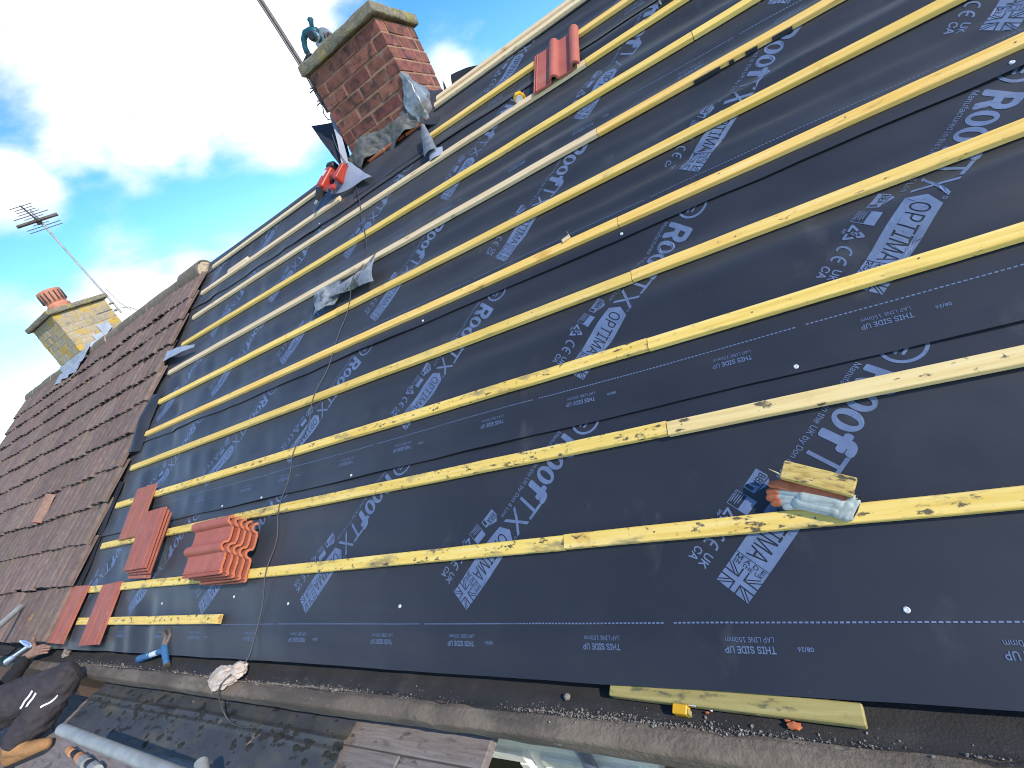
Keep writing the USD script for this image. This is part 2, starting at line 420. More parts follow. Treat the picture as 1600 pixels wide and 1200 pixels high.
M['mortar'] = mat('mortar', [(0.2, (0.26, 0.20, 0.14)), (0.5, (0.42, 0.33, 0.22)), (0.8, (0.52, 0.43, 0.30))], scale=30, detail=8, rough=0.95, bump=0.6, bdist=0.005)
M['new_tile'] = mat('terracotta_concrete_tile', [(0.2, (0.27, 0.075, 0.045)), (0.5, (0.335, 0.094, 0.056)), (0.8, (0.38, 0.114, 0.070))], scale=9, detail=8, rough=0.62, bump=0.25, bdist=0.0015, bscale=260, rnd=0.20, hue=0.012, spec=0.45,
                    layers=[((0.42, 0.20, 0.155), 5, 0.52, 0.76, (1, 1, 1), 0.45), ((0.20, 0.075, 0.055), 22, 0.58, 0.74, (1, 1, 1), 0.28)])
M['tile_edge'] = mat('raw_tile_edge', [(0.2, (0.36, 0.095, 0.04)), (0.5, (0.47, 0.135, 0.06)), (0.8, (0.55, 0.18, 0.085))], scale=70, detail=8, rough=0.9, bump=0.8, bdist=0.004, bscale=200)
M['brick'] = mat('red_brick', [(0.2, (0.11, 0.036, 0.027)), (0.5, (0.205, 0.068, 0.047)), (0.8, (0.30, 0.112, 0.076))], scale=16, detail=8, rough=0.85, bump=0.7, bdist=0.006, bscale=70, rnd=0.45, hue=0.022,
                 layers=[((0.030, 0.022, 0.021), 9, 0.50, 0.64, (1, 1, 1), 0.75), ((0.34, 0.29, 0.27), 7, 0.58, 0.72, (1, 1, 1), 0.55), ((0.45, 0.40, 0.37), 60, 0.66, 0.74, (1, 1, 1), 0.6)])
M['joint'] = mat('brick_joint', [(0.2, (0.16, 0.085, 0.055)), (0.5, (0.30, 0.17, 0.105)), (0.8, (0.40, 0.25, 0.16))], scale=20, detail=8, rough=0.95, bump=0.6, bdist=0.004, bscale=160)
M['cap'] = mat('mossy_concrete_cap', [(0.2, (0.10, 0.085, 0.06)), (0.5, (0.22, 0.19, 0.13)), (0.8, (0.34, 0.30, 0.22))], scale=38, detail=9, rough=0.95, bump=0.9, bdist=0.012, bscale=90,
               layers=[((0.36, 0.29, 0.06), 8, 0.52, 0.66, (1, 1, 1), 0.75), ((0.05, 0.05, 0.035), 14, 0.58, 0.7, (1, 1, 1), 0.7)])
M['render'] = mat('lichened_brick', [(0.2, (0.25, 0.20, 0.13)), (0.5, (0.36, 0.30, 0.21)), (0.8, (0.46, 0.40, 0.30))], scale=20, detail=8, rough=0.92, bump=0.6, bdist=0.006, bscale=60, rnd=0.22,
                  layers=[((0.50, 0.31, 0.03), 4.5, 0.46, 0.64, (1, 1, 1), 0.85), ((0.10, 0.09, 0.06), 13, 0.56, 0.70, (1, 1, 1), 0.6), ((0.42, 0.24, 0.02), 24, 0.56, 0.66, (1, 1, 1), 0.6)])
M['pot'] = mat('terracotta_pot', [(0.2, (0.36, 0.13, 0.075)), (0.5, (0.48, 0.19, 0.11)), (0.8, (0.55, 0.25, 0.16))], scale=14, rough=0.8, bump=0.3, layers=[((0.42, 0.33, 0.09), 9, 0.60, 0.74, (1, 1, 1), 0.6)])
M['lead'] = mat('weathered_lead', [(0.2, (0.16, 0.16, 0.155)), (0.5, (0.30, 0.295, 0.285)), (0.8, (0.46, 0.45, 0.43))], scale=9, detail=8, rough=0.42, metal=0.55, bump=0.3, bdist=0.004, bscale=30,
                layers=[((0.10, 0.10, 0.085), 12, 0.55, 0.7, (1, 1, 1), 0.7)])
M['dark_lead'] = mat('mossy_lead', [(0.2, (0.05, 0.048, 0.042)), (0.5, (0.125, 0.12, 0.108)), (0.8, (0.25, 0.24, 0.22))], scale=11, detail=8, rough=0.75, metal=0.1, bump=0.5, bdist=0.006, bscale=40,
                     layers=[((0.05, 0.055, 0.02), 9, 0.54, 0.68, (1, 1, 1), 0.75)])
M['scrap'] = mat('lead_scrap', [(0.2, (0.10, 0.105, 0.11)), (0.5, (0.30, 0.30, 0.295)), (0.8, (0.58, 0.56, 0.53))], scale=10, detail=8, rough=0.45, metal=0.4, bump=0.4, bdist=0.004, bscale=40,
                 layers=[((0.045, 0.050, 0.016), 7, 0.49, 0.60, (1, 1, 1), 0.85), ((0.30, 0.22, 0.17), 5, 0.66, 0.78, (1, 1, 1), 0.5)])
M['blue_lead'] = mat('grey_lead_flashing', [(0.2, (0.26, 0.28, 0.32)), (0.5, (0.36, 0.38, 0.42)), (0.8, (0.45, 0.47, 0.5))], scale=9, rough=0.5, metal=0.3, bump=0.3, bdist=0.004)
M['gutter'] = mat('weathered_concrete_gutter', [(0.2, (0.075, 0.056, 0.040)), (0.5, (0.150, 0.113, 0.080)), (0.8, (0.24, 0.19, 0.135))], scale=5, detail=9, rough=0.92, bump=0.9, bdist=0.008, bscale=60,
                  layers=[((0.075, 0.058, 0.045), 4.0, 0.45, 0.62, (0.7, 2, 1), 0.8), ((0.40, 0.36, 0.29), 18, 0.62, 0.76, (0.6, 1.5, 1), 0.5), ((0.05, 0.045, 0.04), 23, 0.64, 0.72, (1, 1, 1), 0.5)])
M['lining'] = mat('bitumen_lining', [(0.2, (0.018, 0.0165, 0.016)), (0.5, (0.030, 0.027, 0.025)), (0.8, (0.048, 0.042, 0.037))], scale=9, detail=9, rough=0.8, bump=0.7, bdist=0.004, bscale=130,
                  layers=[((0.10, 0.078, 0.058), 7, 0.57, 0.75, (1, 1, 1), 0.6)])
M['grit'] = mat('grit_stone', [(0.2, (0.06, 0.05, 0.04)), (0.5, (0.19, 0.16, 0.13)), (0.8, (0.45, 0.42, 0.38))], scale=60, rough=0.9, bump=0)
M['board'] = mat('weathered_scaffold_board', [(0.2, (0.13, 0.105, 0.095)), (0.5, (0.205, 0.17, 0.155)), (0.8, (0.28, 0.24, 0.225))], scale=6, stretch=(1.2, 14, 3), detail=9, rough=0.9, bump=0.5, bdist=0.003, rnd=0.2,
                 layers=[((0.03, 0.024, 0.022), 8, 0.57, 0.66, (0.6, 1.4, 1), 0.85), ((0.07, 0.055, 0.045), 26, 0.55, 0.7, (0.5, 1.2, 1), 0.6)])
M['grey_sheet'] = mat('dirty_grey_sheet', [(0.2, (0.026, 0.028, 0.032)), (0.5, (0.046, 0.048, 0.053)), (0.8, (0.070, 0.071, 0.075))], scale=5, detail=8, rough=0.72, bump=0.4, bdist=0.003, bscale=60,
                      layers=[((0.10, 0.088, 0.05), 4.2, 0.50, 0.66, (1, 1.5, 1), 0.6), ((0.012, 0.012, 0.011), 8.0, 0.56, 0.63, (0.8, 1.5, 1), 0.95), ((0.30, 0.21, 0.10), 8.5, 0.66, 0.70, (1, 1, 1), 0.7)])
M['moss'] = mat('black_moss', [(0.2, (0.008, 0.008, 0.007)), (0.8, (0.028, 0.027, 0.02))], scale=40, rough=0.95, bump=0.8, bdist=0.006)
M['galv'] = mat('galvanised_steel', [(0.2, (0.20, 0.20, 0.185)), (0.5, (0.30, 0.30, 0.28)), (0.8, (0.40, 0.40, 0.375))], scale=12, detail=7, rough=0.55, metal=0.15, bump=0.15, bdist=0.001, layers=[((0.14, 0.13, 0.12), 10, 0.66, 0.76, (1, 1, 1), 0.6)])
M['rust'] = mat('orange_fitting', [(0.2, (0.40, 0.15, 0.05)), (0.8, (0.62, 0.30, 0.14))], scale=30, rough=0.6)
M['aluminium'] = mat('dull_aluminium', [(0.3, (0.34, 0.34, 0.34)), (0.7, (0.46, 0.46, 0.46))], scale=30, rough=0.45, metal=0.6, bump=0.05)
M['dark_steel'] = mat('dark_steel', [(0.3, (0.075, 0.06, 0.052)), (0.7, (0.15, 0.12, 0.105))], scale=40, rough=0.6, metal=0.3, bump=0.1)
M['cable'] = plain('grey_cable', (0.045, 0.043, 0.041), 0.5)
M['upvc'] = plain('white_window_plastic', (0.84, 0.80, 0.74), 0.35, var=0.05)
M['pvc_pipe'] = plain('grey_blue_pipe', (0.13, 0.16, 0.23), 0.4)
M['wall'] = mat('brown_brick_wall', [(0.2, (0.10, 0.045, 0.03)), (0.8, (0.20, 0.09, 0.06))], scale=20, rough=0.9, bump=0.4)
M['soil'] = mat('garden_ground', [(0.2, (0.05, 0.06, 0.025)), (0.5, (0.08, 0.09, 0.04)), (0.8, (0.14, 0.12, 0.08))], scale=0.6, detail=9, rough=0.95, bump=0.4, bdist=0.03)
M['teal'] = plain('teal_tool_plastic', (0.010, 0.075, 0.105), 0.4)
M['black'] = plain('black_rubber', (0.02, 0.02, 0.022), 0.6)
M['black_cloth'] = plain('black_fabric', (0.012, 0.012, 0.014), 0.9, bump=0.3, bdist=0.004, scale=60)
M['red'] = plain('red_tool_plastic', (0.36, 0.036, 0.018), 0.4)
M['steel'] = plain('bright_steel', (0.55, 0.56, 0.58), 0.28, metal=0.8)
M['blue'] = plain('blue_rubber', (0.035, 0.115, 0.24), 0.5)
M['white_label'] = plain('white_sticker', (0.62, 0.66, 0.72), 0.4)
M['lilac_steel'] = plain('polished_hammer_steel', (0.62, 0.64, 0.78), 0.22, metal=0.75)
M['foam'] = mat('cream_foam', [(0.2, (0.40, 0.29, 0.19)), (0.5, (0.52, 0.42, 0.34)), (0.8, (0.58, 0.52, 0.47))], scale=16, detail=8, rough=0.9, bump=0.8, bdist=0.008, layers=[((0.52, 0.36, 0.18), 9, 0.58, 0.72, (1, 1, 1), 0.6)])
M['yellow'] = plain('yellow_plastic', (0.72, 0.36, 0.012), 0.38)
M['glove_blue'] = mat('pale_blue_glove_knit', [(0.2, (0.24, 0.275, 0.25)), (0.5, (0.33, 0.365, 0.335)), (0.8, (0.42, 0.45, 0.41))], scale=60, rough=0.9, bump=0.4, bdist=0.001, bscale=420, layers=[((0.10, 0.10, 0.085), 26, 0.54, 0.70, (1, 1, 1), 0.6)])
M['glove_red'] = mat('orange_latex_coating', [(0.2, (0.30, 0.07, 0.025)), (0.5, (0.43, 0.11, 0.04)), (0.8, (0.50, 0.15, 0.06))], scale=40, rough=0.7, bump=0.6, bdist=0.002, bscale=220, layers=[((0.05, 0.03, 0.025), 24, 0.58, 0.74, (1, 1, 1), 0.6)])
M['skin'] = mat('skin', [(0.25, (0.20, 0.115, 0.085)), (0.5, (0.27, 0.155, 0.115)), (0.75, (0.33, 0.20, 0.15))], scale=45, rough=0.6, bump=0.35, bdist=0.0012, bscale=350, layers=[((0.09, 0.07, 0.06), 60, 0.56, 0.70, (1, 1, 1), 0.6)])
M['trouser'] = mat('dark_plum_work_trousers', [(0.2, (0.022, 0.017, 0.019)), (0.5, (0.034, 0.027, 0.030)), (0.8, (0.048, 0.039, 0.042))], scale=14, rough=0.9, bump=0.5, bdist=0.006, bscale=30)
M['reflective'] = plain('pale_reflective_tape', (0.66, 0.64, 0.70), 0.4)
M['boot'] = mat('tan_suede_boot', [(0.2, (0.20, 0.095, 0.03)), (0.5, (0.30, 0.15, 0.055)), (0.8, (0.38, 0.20, 0.08))], scale=22, rough=0.9, bump=0.5, bdist=0.003)
M['orange_cloth'] = plain('orange_fabric', (0.68, 0.22, 0.02), 0.85)
M['hair'] = plain('dark_hair', (0.03, 0.02, 0.014), 0.6)
M['terra_chip'] = plain('orange_tile_chip', (0.55, 0.15, 0.05), 0.85, var=0.3)
M['old_terra'] = mat('pale_old_ridge_piece', [(0.2, (0.16, 0.09, 0.065)), (0.8, (0.33, 0.19, 0.135))], scale=20, rough=0.85, bump=0.4)
M['glass'] = usdkit.material(stage, '/World/Looks/window_glass', {'t': ('transparent_bsdf', {'color': (0.75, 0.78, 0.78)}), 'g': ('glossy_bsdf', {'color': (1, 1, 1), 'roughness': 0.02}), 'f': ('fresnel', {'IOR': 1.5}), 'm': ('mix_closure', {})},
                             [('f.fac', 'm.fac'), ('t.BSDF', 'm.closure1'), ('g.BSDF', 'm.closure2')], surface='m.closure')
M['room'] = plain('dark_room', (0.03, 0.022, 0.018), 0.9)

# ------------------------------------------------------------------ ground and houses
single('ground', grid(lambda S, T: np.stack([S, T, 0.35 * meshkit.fbm(np.stack([S * 0.05, T * 0.05, S * 0], -1), 3, 2) - 0.2], -1), np.linspace(-2400, 2400, 61), np.linspace(-2400, 2400, 61)),
       M['soil'], 'grassy ground far below the scaffold', 'ground', kind='structure')

APEX_V = 3.93
RV = np.array([0.345 * k for k in range(12)])
BAT_HI = [0.107, 0.338, 0.688, 1.042, 1.390, 1.729, 2.067, 2.418, 2.742, 3.093, 3.448, 3.827]   # upper edge of each batten row
BW, BT = 0.050, 0.025


def smooth(x, a, b):
    t = np.clip((x - a) / (b - a), 0, 1)
    return t * t * (3 - 2 * t)


def rnoise(u, v, su, sv, seed, o=2):
    return meshkit.fbm(np.stack([u * su + 40, v * sv + 40, 0 * u + 3.3], -1), o, seed) - 0.5


def slack(u, v):
    """how the membrane bellies between the battens that pin it"""
    w = np.ones_like(u)
    for k, b in enumerate(BAT_HI):
        if k == 0:
            continue
        w = np.minimum(w, smooth(np.abs(v - (b - BW / 2)), 0.02, 0.13))
    right = smooth(u, 3.2, 6.0) * smooth(v, 0.3, 1.6)
    left = 1 - smooth(u, 1.2, 3.4)
    h = rnoise(u + 0.35 * v, v, 0.55, 7.5, 11) * (0.016 + 0.13 * right)
    h += rnoise(u + 0.5 * v, v, 4.5, 0.9, 12) * (0.010 + 0.055 * left)
    h += rnoise(u, v, 1.6, 2.2, 13) * 0.030
    h += rnoise(u - 0.8 * v, v + 0.4 * u, 3.2, 9.0, 14) * 0.014 * (0.3 + right)
    return -0.006 * w + h * w


EDGE = [-0.112, 0.757, 1.612, 2.402, 3.240]


def sheet_n(k):
    def n(u, v):
        d = v - EDGE[k]
        lap = 1 - smooth(d, 0.03, 0.20)
        lift = 0.006 * lap + (1 - smooth(d, 0.0, 0.10)) * (0.004 + 0.030 * np.maximum(0, rnoise(u, v * 0, 2.3, 1, 20 + k)))
        if k == 0:
            lift = lift * 0.2 - (1 - smooth(v, -0.115, 0.03)) * 0.012 + (1 - smooth(v, -0.115, 0.1)) * rnoise(u, v, 2.2, 3, 31) * 0.03
        return slack(u, v) + 0.0015 * k * 0 + lift
    return n


def edge_wave(k, u):
    return 0.018 * rnoise(u, u * 0, 0.9, 1, 60 + k) + 0.006 * rnoise(u, u * 0, 5, 1, 66 + k)


UL, UR = -0.22, 8.7
ucol = np.concatenate([np.arange(UL, 7.0, 0.028), np.arange(7.0, UR, 0.06)])

# the printed block, in its own frame: s runs along the reading direction, t towards the tops of the letters


def text2d(text, h, bold=False):
    v, f = VF(meshkit.text_mesh(text, h, 0.002, bold))
    tri = v[f]
    keep = np.all(tri[:, :, 2] < 1e-6, axis=1)
    return v[:, :2], f[keep]


def tpoly(text, h, bold=False, box=None):
    v, f = text2d(text, h, bold)
    g = shapely.union_all([Polygon(v[t]) for t in f])
    if box is not None:
        x0, y0, x1, y1 = g.bounds
        a0, b0, a1, b1 = box
        g = affinity.translate(g, -x0, -y0)
        g = affinity.scale(g, (a1 - a0) / (x1 - x0), (b1 - b0) / (y1 - y0), origin=(0, 0))
        g = affinity.translate(g, a0, b0)
    return g


def put(text, s0, s1, t0, t1, bold=False):
    return tpoly(text, 0.05, bold, (s0, t0, s1, t1))


def ring(cx, cy, rx, ry, w):
    o = affinity.scale(Point(0, 0).buffer(1, 20), rx, ry); i = affinity.scale(Point(0, 0).buffer(1, 20), rx - w, ry - w)
    return affinity.translate(o.difference(i), cx, cy)


def logo_shape():
    P = []
    # ring emblem above the word
    P.append(ring(-0.868, 0.045, 0.060, 0.060, 0.010))
    P += [sbox(-0.905, 0.036, -0.835, 0.045), sbox(-0.905, 0.036, -0.897, 0.075), sbox(-0.872, 0.055, -0.840, 0.063)]
    # heavy "Roof", light "TX"
    P.append(put('R', -0.776, -0.706, 0.0, 0.100, True).buffer(0.003))
    P.append(affinity.translate(affinity.scale(Point(0, 0).buffer(1, 20), 0.033, 0.041).difference(affinity.scale(Point(0, 0).buffer(1, 20), 0.013, 0.029)), -0.668, 0.040))
    P.append(affinity.translate(affinity.scale(Point(0, 0).buffer(1, 20), 0.033, 0.041).difference(affinity.scale(Point(0, 0).buffer(1, 20), 0.013, 0.029)), -0.600, 0.040))
    P.append(put('f', -0.562, -0.505, 0.0, 0.100, True).buffer(0.004))
    P.append(put('T', -0.500, -0.428, 0.0, 0.100))
    P.append(put('X', -0.422, -0.346, 0.0, 0.100))
    P.append(ring(-0.338, 0.096, 0.006, 0.006, 0.002))
    P.append(put('Manufactured in the UK by Don & Low', -0.772, -0.352, -0.036, -0.012))
    # band with cut-out letters, and the flag at its end
    band = Polygon([(-0.320, 0.0), (-0.343, 0.05), (-0.320, 0.1), (0, 0.1), (0, 0)])
    cut = [put('OPTIMA', -0.312, -0.112, 0.024, 0.080), sbox(-0.1045, 0, -0.1025, 0.1)]

    def turned(g):                                   # lettering that runs across the band
        return affinity.affine_transform(g, [0, -1, 1, 0, 0, 0])    # (x, y) -> (s = -y, t = x)
    cut.append(turned(put('M A D E', 0.006, 0.094, 0.088, 0.1005, True)))
    cut.append(turned(put('IN THE UK', 0.006, 0.094, 0.0745, 0.0855, True)))
    fl = sbox(0.0, 0.0, 0.1, 0.072)                  # x along t, y along -s
    cr = shapely.union_all([sbox(0.043, 0, 0.057, 0.072), sbox(0, 0.029, 0.1, 0.043)])
    dia = shapely.union_all([LineString([(0, 0), (0.1, 0.072)]).buffer(0.0055), LineString([(0, 0.072), (0.1, 0)]).buffer(0.0055)])
    core = shapely.union_all([LineString([(0, 0), (0.1, 0.072)]).buffer(0.0015), LineString([(0, 0.072), (0.1, 0)]).buffer(0.0015)])
    dark = shapely.union_all([dia.difference(core.buffer(0.0009)), cr.buffer(0.0042, join_style=2).difference(cr)]).difference(cr).intersection(fl)
    cut.append(turned(dark))
    P.append(band.difference(shapely.union_all(cut)))
    # approval marks beside the band
    bb = Polygon([(-0.345, -0.088), (-0.275, -0.088), (-0.275, -0.052), (-0.325, -0.030), (-0.345, -0.052)])
    P.append(bb.difference(shapely.union_all([put('BBA', -0.340, -0.296, -0.074, -0.052, True), sbox(-0.29, -0.085, -0.279, -0.06), LineString([(-0.342, -0.046), (-0.28, -0.048)]).buffer(0.0015)])))
    P.append(sbox(-0.258, -0.100, -0.206, -0.030).difference(sbox(-0.256, -0.098, -0.208, -0.062)))
    P += [sbox(-0.254, -0.074 - 0.007 * i, -0.222 + 0.006 * (i % 2), -0.0715 - 0.007 * i) for i in range(4)]
    tr = Polygon([(-0.196, -0.088), (-0.138, -0.088), (-0.167, -0.036)]).buffer(-0.002).buffer(0.004)
    gaps = shapely.union_all([sbox(-0.169, -0.098, -0.161, -0.078), LineString([(-0.190, -0.052), (-0.176, -0.060)]).buffer(0.0035), LineString([(-0.150, -0.052), (-0.160, -0.066)]).buffer(0.0035)])
    P.append(tr.difference(tr.buffer(-0.0075)).difference(gaps))
    P += [put('5', -0.173, -0.161, -0.077, -0.058, True), put('PP', -0.176, -0.158, -0.106, -0.095, True)]
    arc = ring(-0.105, -0.066, 0.018, 0.024, 0.0065)
    P += [arc.difference(sbox(-0.100, -0.1, -0.08, 0)), affinity.translate(arc.difference(sbox(-0.100, -0.1, -0.08, 0)), 0.034, 0), sbox(-0.085, -0.069, -0.069, -0.063)]
    P += [put('UK', -0.046, -0.002, -0.066, -0.040, True), put('CA', -0.046, -0.002, -0.100, -0.074, True)]
    return P


def flat(polys, size=0.05):
    vs, fs, o = [], [], 0
    for g in polys:
        for p in getattr(g, 'geoms', [g]):
            if p.is_empty or p.area < 1e-7 or not hasattr(p, 'exterior'):
                continue
            v, f = trimesh.creation.triangulate_polygon(p.simplify(0.00015), engine='earcut')
            v = np.column_stack([v, np.zeros(len(v))])
            v, f = trimesh.remesh.subdivide_to_size(v, f, size)
            a = v[f]; sgn = np.cross(a[:, 1] - a[:, 0], a[:, 2] - a[:, 0])[:, 2]
            f = np.where((sgn < 0)[:, None], f[:, ::-1], f)
            vs.append(v[:, :2]); fs.append(f + o); o += len(v)
    return np.vstack(vs), np.vstack(fs)


LOGO_V, LOGO_F = flat(logo_shape(), 0.045)
NOTE_V, NOTE_F = flat([put('THIS SIDE UP', -0.064, 0.064, -0.009, 0.009, True), put('LAP LINE 150mm', -0.064, 0.058, -0.031, -0.018)], 0.05)
DATE_V, DATE_F = flat([put('08/26', -0.018, 0.018, -0.006, 0.006, True)], 0.05)
LA = math.radians(47.0)
LE = np.array([-math.cos(LA), -math.sin(LA)]); LW = np.array([math.sin(LA), -math.cos(LA)])
TIPU = [5.283, 5.838, 5.425, 4.935, 5.32]
TIPV = [0.102, 0.953, 1.798, 2.583, 3.425]
where = ['first and lowest black membrane sheet, hanging into the gutter', 'second black membrane sheet up from the gutter, lapped over the lowest one', 'third black membrane sheet up from the gutter, with a rippled lower edge',
         'fourth black membrane sheet up from the gutter, passing below the brick chimney', 'topmost black membrane sheet along the ridge beside the brick chimney']
CAPS = {0: [(5.637, 0.081), (3.896, 0.123), (3.083, 0.151), (1.655, 0.183), (2.53, 0.20), (6.6, 0.12)], 1: [(5.563, 0.782), (3.425, 0.774), (2.576, 0.767), (2.098, 0.775), (6.7, 0.79)],
        2: [(5.059, 1.634), (3.832, 1.632), (6.373, 1.641), (7.2, 1.64)], 3: [(5.9, 2.43), (2.6, 2.425)], 4: [(2.35, 3.2635), (5.6, 3.265)]}
for k in range(5):
    sn = sheet_n(k)
    top = min(EDGE[k] + 1.0, APEX_V + 0.002)
    vv = np.concatenate([np.linspace(0, 0.2, 10), np.arange(0.226, top - EDGE[k], 0.027), [top - EDGE[k]]])
    T = Thing('membrane_sheet', where[k], 'roofing membrane', W(3.5, EDGE[k], 0), group='overlapping membrane sheets on the roof')

    def surf(S, D):
        v = EDGE[k] + D + edge_wave(k, S) * (1 - smooth(D, 0, 0.3))
        return W(S, v, sn(S, v))
    body = T.add('membrane', sheet(surf, ucol, vv, 0.0008), M['membrane'], smooth=50)
    for q in range(-4, 8):
        tip = np.array([TIPU[k] - 1.018 * q, TIPV[k]])
        if tip[0] < 0.12 or tip[0] > 7.9:
            continue
        uv = tip + LOGO_V[:, :1] * LE + (LOGO_V[:, 1:] - 0.1) * LW
        f = LOGO_F
        f = f[(uv[f][:, :, 1].max(1) < APEX_V - 0.06) & (uv[f][:, :, 1].max(1) < EDGE[k] + 0.985)]
        if len(f) < 20:
            continue
        used_v, inv = np.unique(f, return_inverse=True)
        uv = uv[used_v]; f = inv.reshape(-1, 3)
        T.add('printed_logo', (W(uv[:, 0], uv[:, 1], sn(uv[:, 0], uv[:, 1]) + 0.0012), f), M['print'], parent=body)
    off = TIPU[k] - TIPU[0]
    dashes, o = [], 0
    uu = np.arange(0.0 + (off % 1.018), 8.3, 0.0132)
    lv = EDGE[k] + 0.165
    q = []
    for u0 in uu:
        if ((u0 - 5.05 - off + 0.008) % 1.018) < 0.020:
            continue
        q.append(([u0, u0 + 0.0088, u0 + 0.0088, u0], [lv, lv, lv + 0.0042, lv + 0.0042]))
    A = np.array([a for a, b in q]).ravel(); B = np.array([b for a, b in q]).ravel()
    B = B + edge_wave(k, A) * 0.4
    ff = np.arange(len(A)).reshape(-1, 4)
    T.add('lap_line', (W(A, B, sn(A, B) + 0.0012), ff), M['print'], parent=body, kind='stuff')
    for j in range(-4, 9):
        for du, vtx, fac, nm in ((-0.017, NOTE_V, NOTE_F, 'lap_note'), (-0.455, NOTE_V, NOTE_F, 'lap_note'), (0.117, DATE_V, DATE_F, 'date_stamp')):
            cu = 5.283 + off + du - 1.018 * j
            if cu < 0.15 or cu > 7.8:
                continue
            uv = np.array([cu, EDGE[k] + 0.100 + (0.004 if nm == 'date_stamp' else 0)]) - vtx
            T.add(nm, (W(uv[:, 0], uv[:, 1], sn(uv[:, 0], uv[:, 1]) + 0.0012), fac), M['print'], parent=body)
    for (u0, v0) in CAPS[k]:
        n0 = float(sn(np.array([u0]), np.array([v0]))[0])
        T.add('nail_cap', lathe([(0, -0.002), (0.0075, -0.002), (0.0075, 0.0012), (0.005, 0.003), (0.003, 0.0022), (0, 0.0018)], roofM(u0, v0, n0 + 0.001), 14), M['nail'], parent=body, smooth=40)

# membrane strip that goes over the ridge
def over(u0, u1, seed):
    s = np.arange(u0, u1 + 0.001, 0.05)
    t = np.linspace(-0.17, 0.34, 18)

    def fn(S, D):
        ay, az = APEX_V * CS, E + APEX_V * SN
        fr = W(S, APEX_V + np.minimum(D, 0), 0.007 + 0 * D)
        bk = np.stack([S, ay + D * CS, az - D * SN + 0.009], -1)
        P = np.where((D < 0)[..., None], fr, bk)
        P[..., 2] += 0.018 * (1 - smooth(np.abs(D), 0, 0.13)) + 0.02 * rnoise(S, D, 1.5, 4, seed) * smooth(D, -0.1, 0.05)
        return P
    return sheet(fn, s, t, 0.001)


single('ridge_membrane', over(3.62, 8.6, 5), M['membrane'], 'black membrane strip folded over the ridge right of the brick chimney', 'roofing membrane', smooth=60)
single('ridge_membrane', over(0.05, 2.70, 6), M['membrane'], 'black membrane strip over the ridge between the old tiles and the brick chimney', 'roofing membrane', smooth=60)

# the house being re-roofed
H = Thing('house', 'house being reroofed, its brick wall and white window below the gutter', 'house', (4.3, 3.1, 0))


def wall_with_hole(x0, x1, y0, y1, z0, z1, hx0, hx1, hz0, hz1):
    return cat([cbox(x0, hx0, y0, y1, z0, z1), cbox(hx1, x1, y0, y1, z0, z1), cbox(hx0, hx1, y0, y1, z0, hz0), cbox(hx0, hx1, y0, y1, hz1, z1)])


H.add('front_wall', wall_with_hole(-0.1, 9.0, 0.005, 0.26, 0, E - 0.235, 3.70, 4.80, 3.45, 4.66), M['wall'])
H.add('rear_wall', cbox(-0.1, 9.0, 6.02, 6.28, 0, E - 0.2), M['wall'])
H.add('gable_wall', cbox(8.74, 9.0, 0.26, 6.02, 0, E - 0.2), M['wall'])
ay, az = APEX_V * CS, E + APEX_V * SN
H.add('roof_deck', prism([(-0.03, E - 0.075), (0.0, E - 0.052), (ay, az - 0.045), (2 * ay, E - 0.052), (2 * ay, E - 0.2), (ay, az - 0.2), (0.12, E - 0.15), (-0.03, E - 0.15)], 9.1, np.array([[0, 0, 1, -0.1], [1, 0, 0, 0], [0, 1, 0, 0], [0, 0, 0, 1.0]])), M['dark_steel'])
wf = H.add('window', cat([cbox(3.70, 4.80, -0.03, 0.05, 4.585, 4.655, 0.006), cbox(3.70, 4.80, -0.03, 0.05, 3.45, 3.52, 0.006), cbox(3.70, 3.765, -0.03, 0.05, 3.52, 4.585, 0.006), cbox(4.735, 4.80, -0.03, 0.05, 3.52, 4.585, 0.006),
                       cbox(4.235, 4.305, -0.03, 0.05, 3.52, 4.585, 0.006)]), M['upvc'])
for a, b in ((3.765, 4.235), (4.305, 4.735)):
    H.add('window_sash', cat([cbox(a, b, -0.055, 0.02, 4.525, 4.583, 0.008), cbox(a, b, -0.055, 0.02, 3.522, 3.585, 0.008), cbox(a, a + 0.055, -0.055, 0.02, 3.585, 4.525, 0.008), cbox(b - 0.055, b, -0.055, 0.02, 3.585, 4.525, 0.008),
                              cbox(a + 0.055, b - 0.055, -0.038, 0.01, 4.500, 4.525, 0.006)]), M['upvc'], parent=wf)
    H.add('window_pane', cbox(a + 0.056, b - 0.056, -0.012, -0.006, 3.586, 4.499, 0.001), M['glass'], parent=wf)
H.add('window_head', cbox(3.62, 4.88, -0.045, 0.004, 4.662, 4.72, 0.006), M['upvc'], parent=wf)
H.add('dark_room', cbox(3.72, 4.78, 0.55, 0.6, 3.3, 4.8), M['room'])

# gutter: a shallow concrete trough
GP = [(0.0, -0.128), (-0.05, -0.132), (-0.10, -0.134), (-0.140, -0.129), (-0.160, -0.118), (-0.170, -0.108), (-0.184, -0.101), (-0.206, -0.099), (-0.226, -0.103), (-0.236, -0.112), (-0.236, -0.130), (-0.231, -0.160), (-0.217, -0.200), (-0.200, -0.216),
      (-0.12, -0.216), (0.0, -0.216)]
G = Thing('gutter', 'long weathered concrete gutter with dark gritty trough along the eaves', 'gutter', (3, -0.13, E - 0.216))
gx = np.concatenate([np.arange(-1.9, 7.0, 0.04), np.arange(7.0, 9.01, 0.2)])


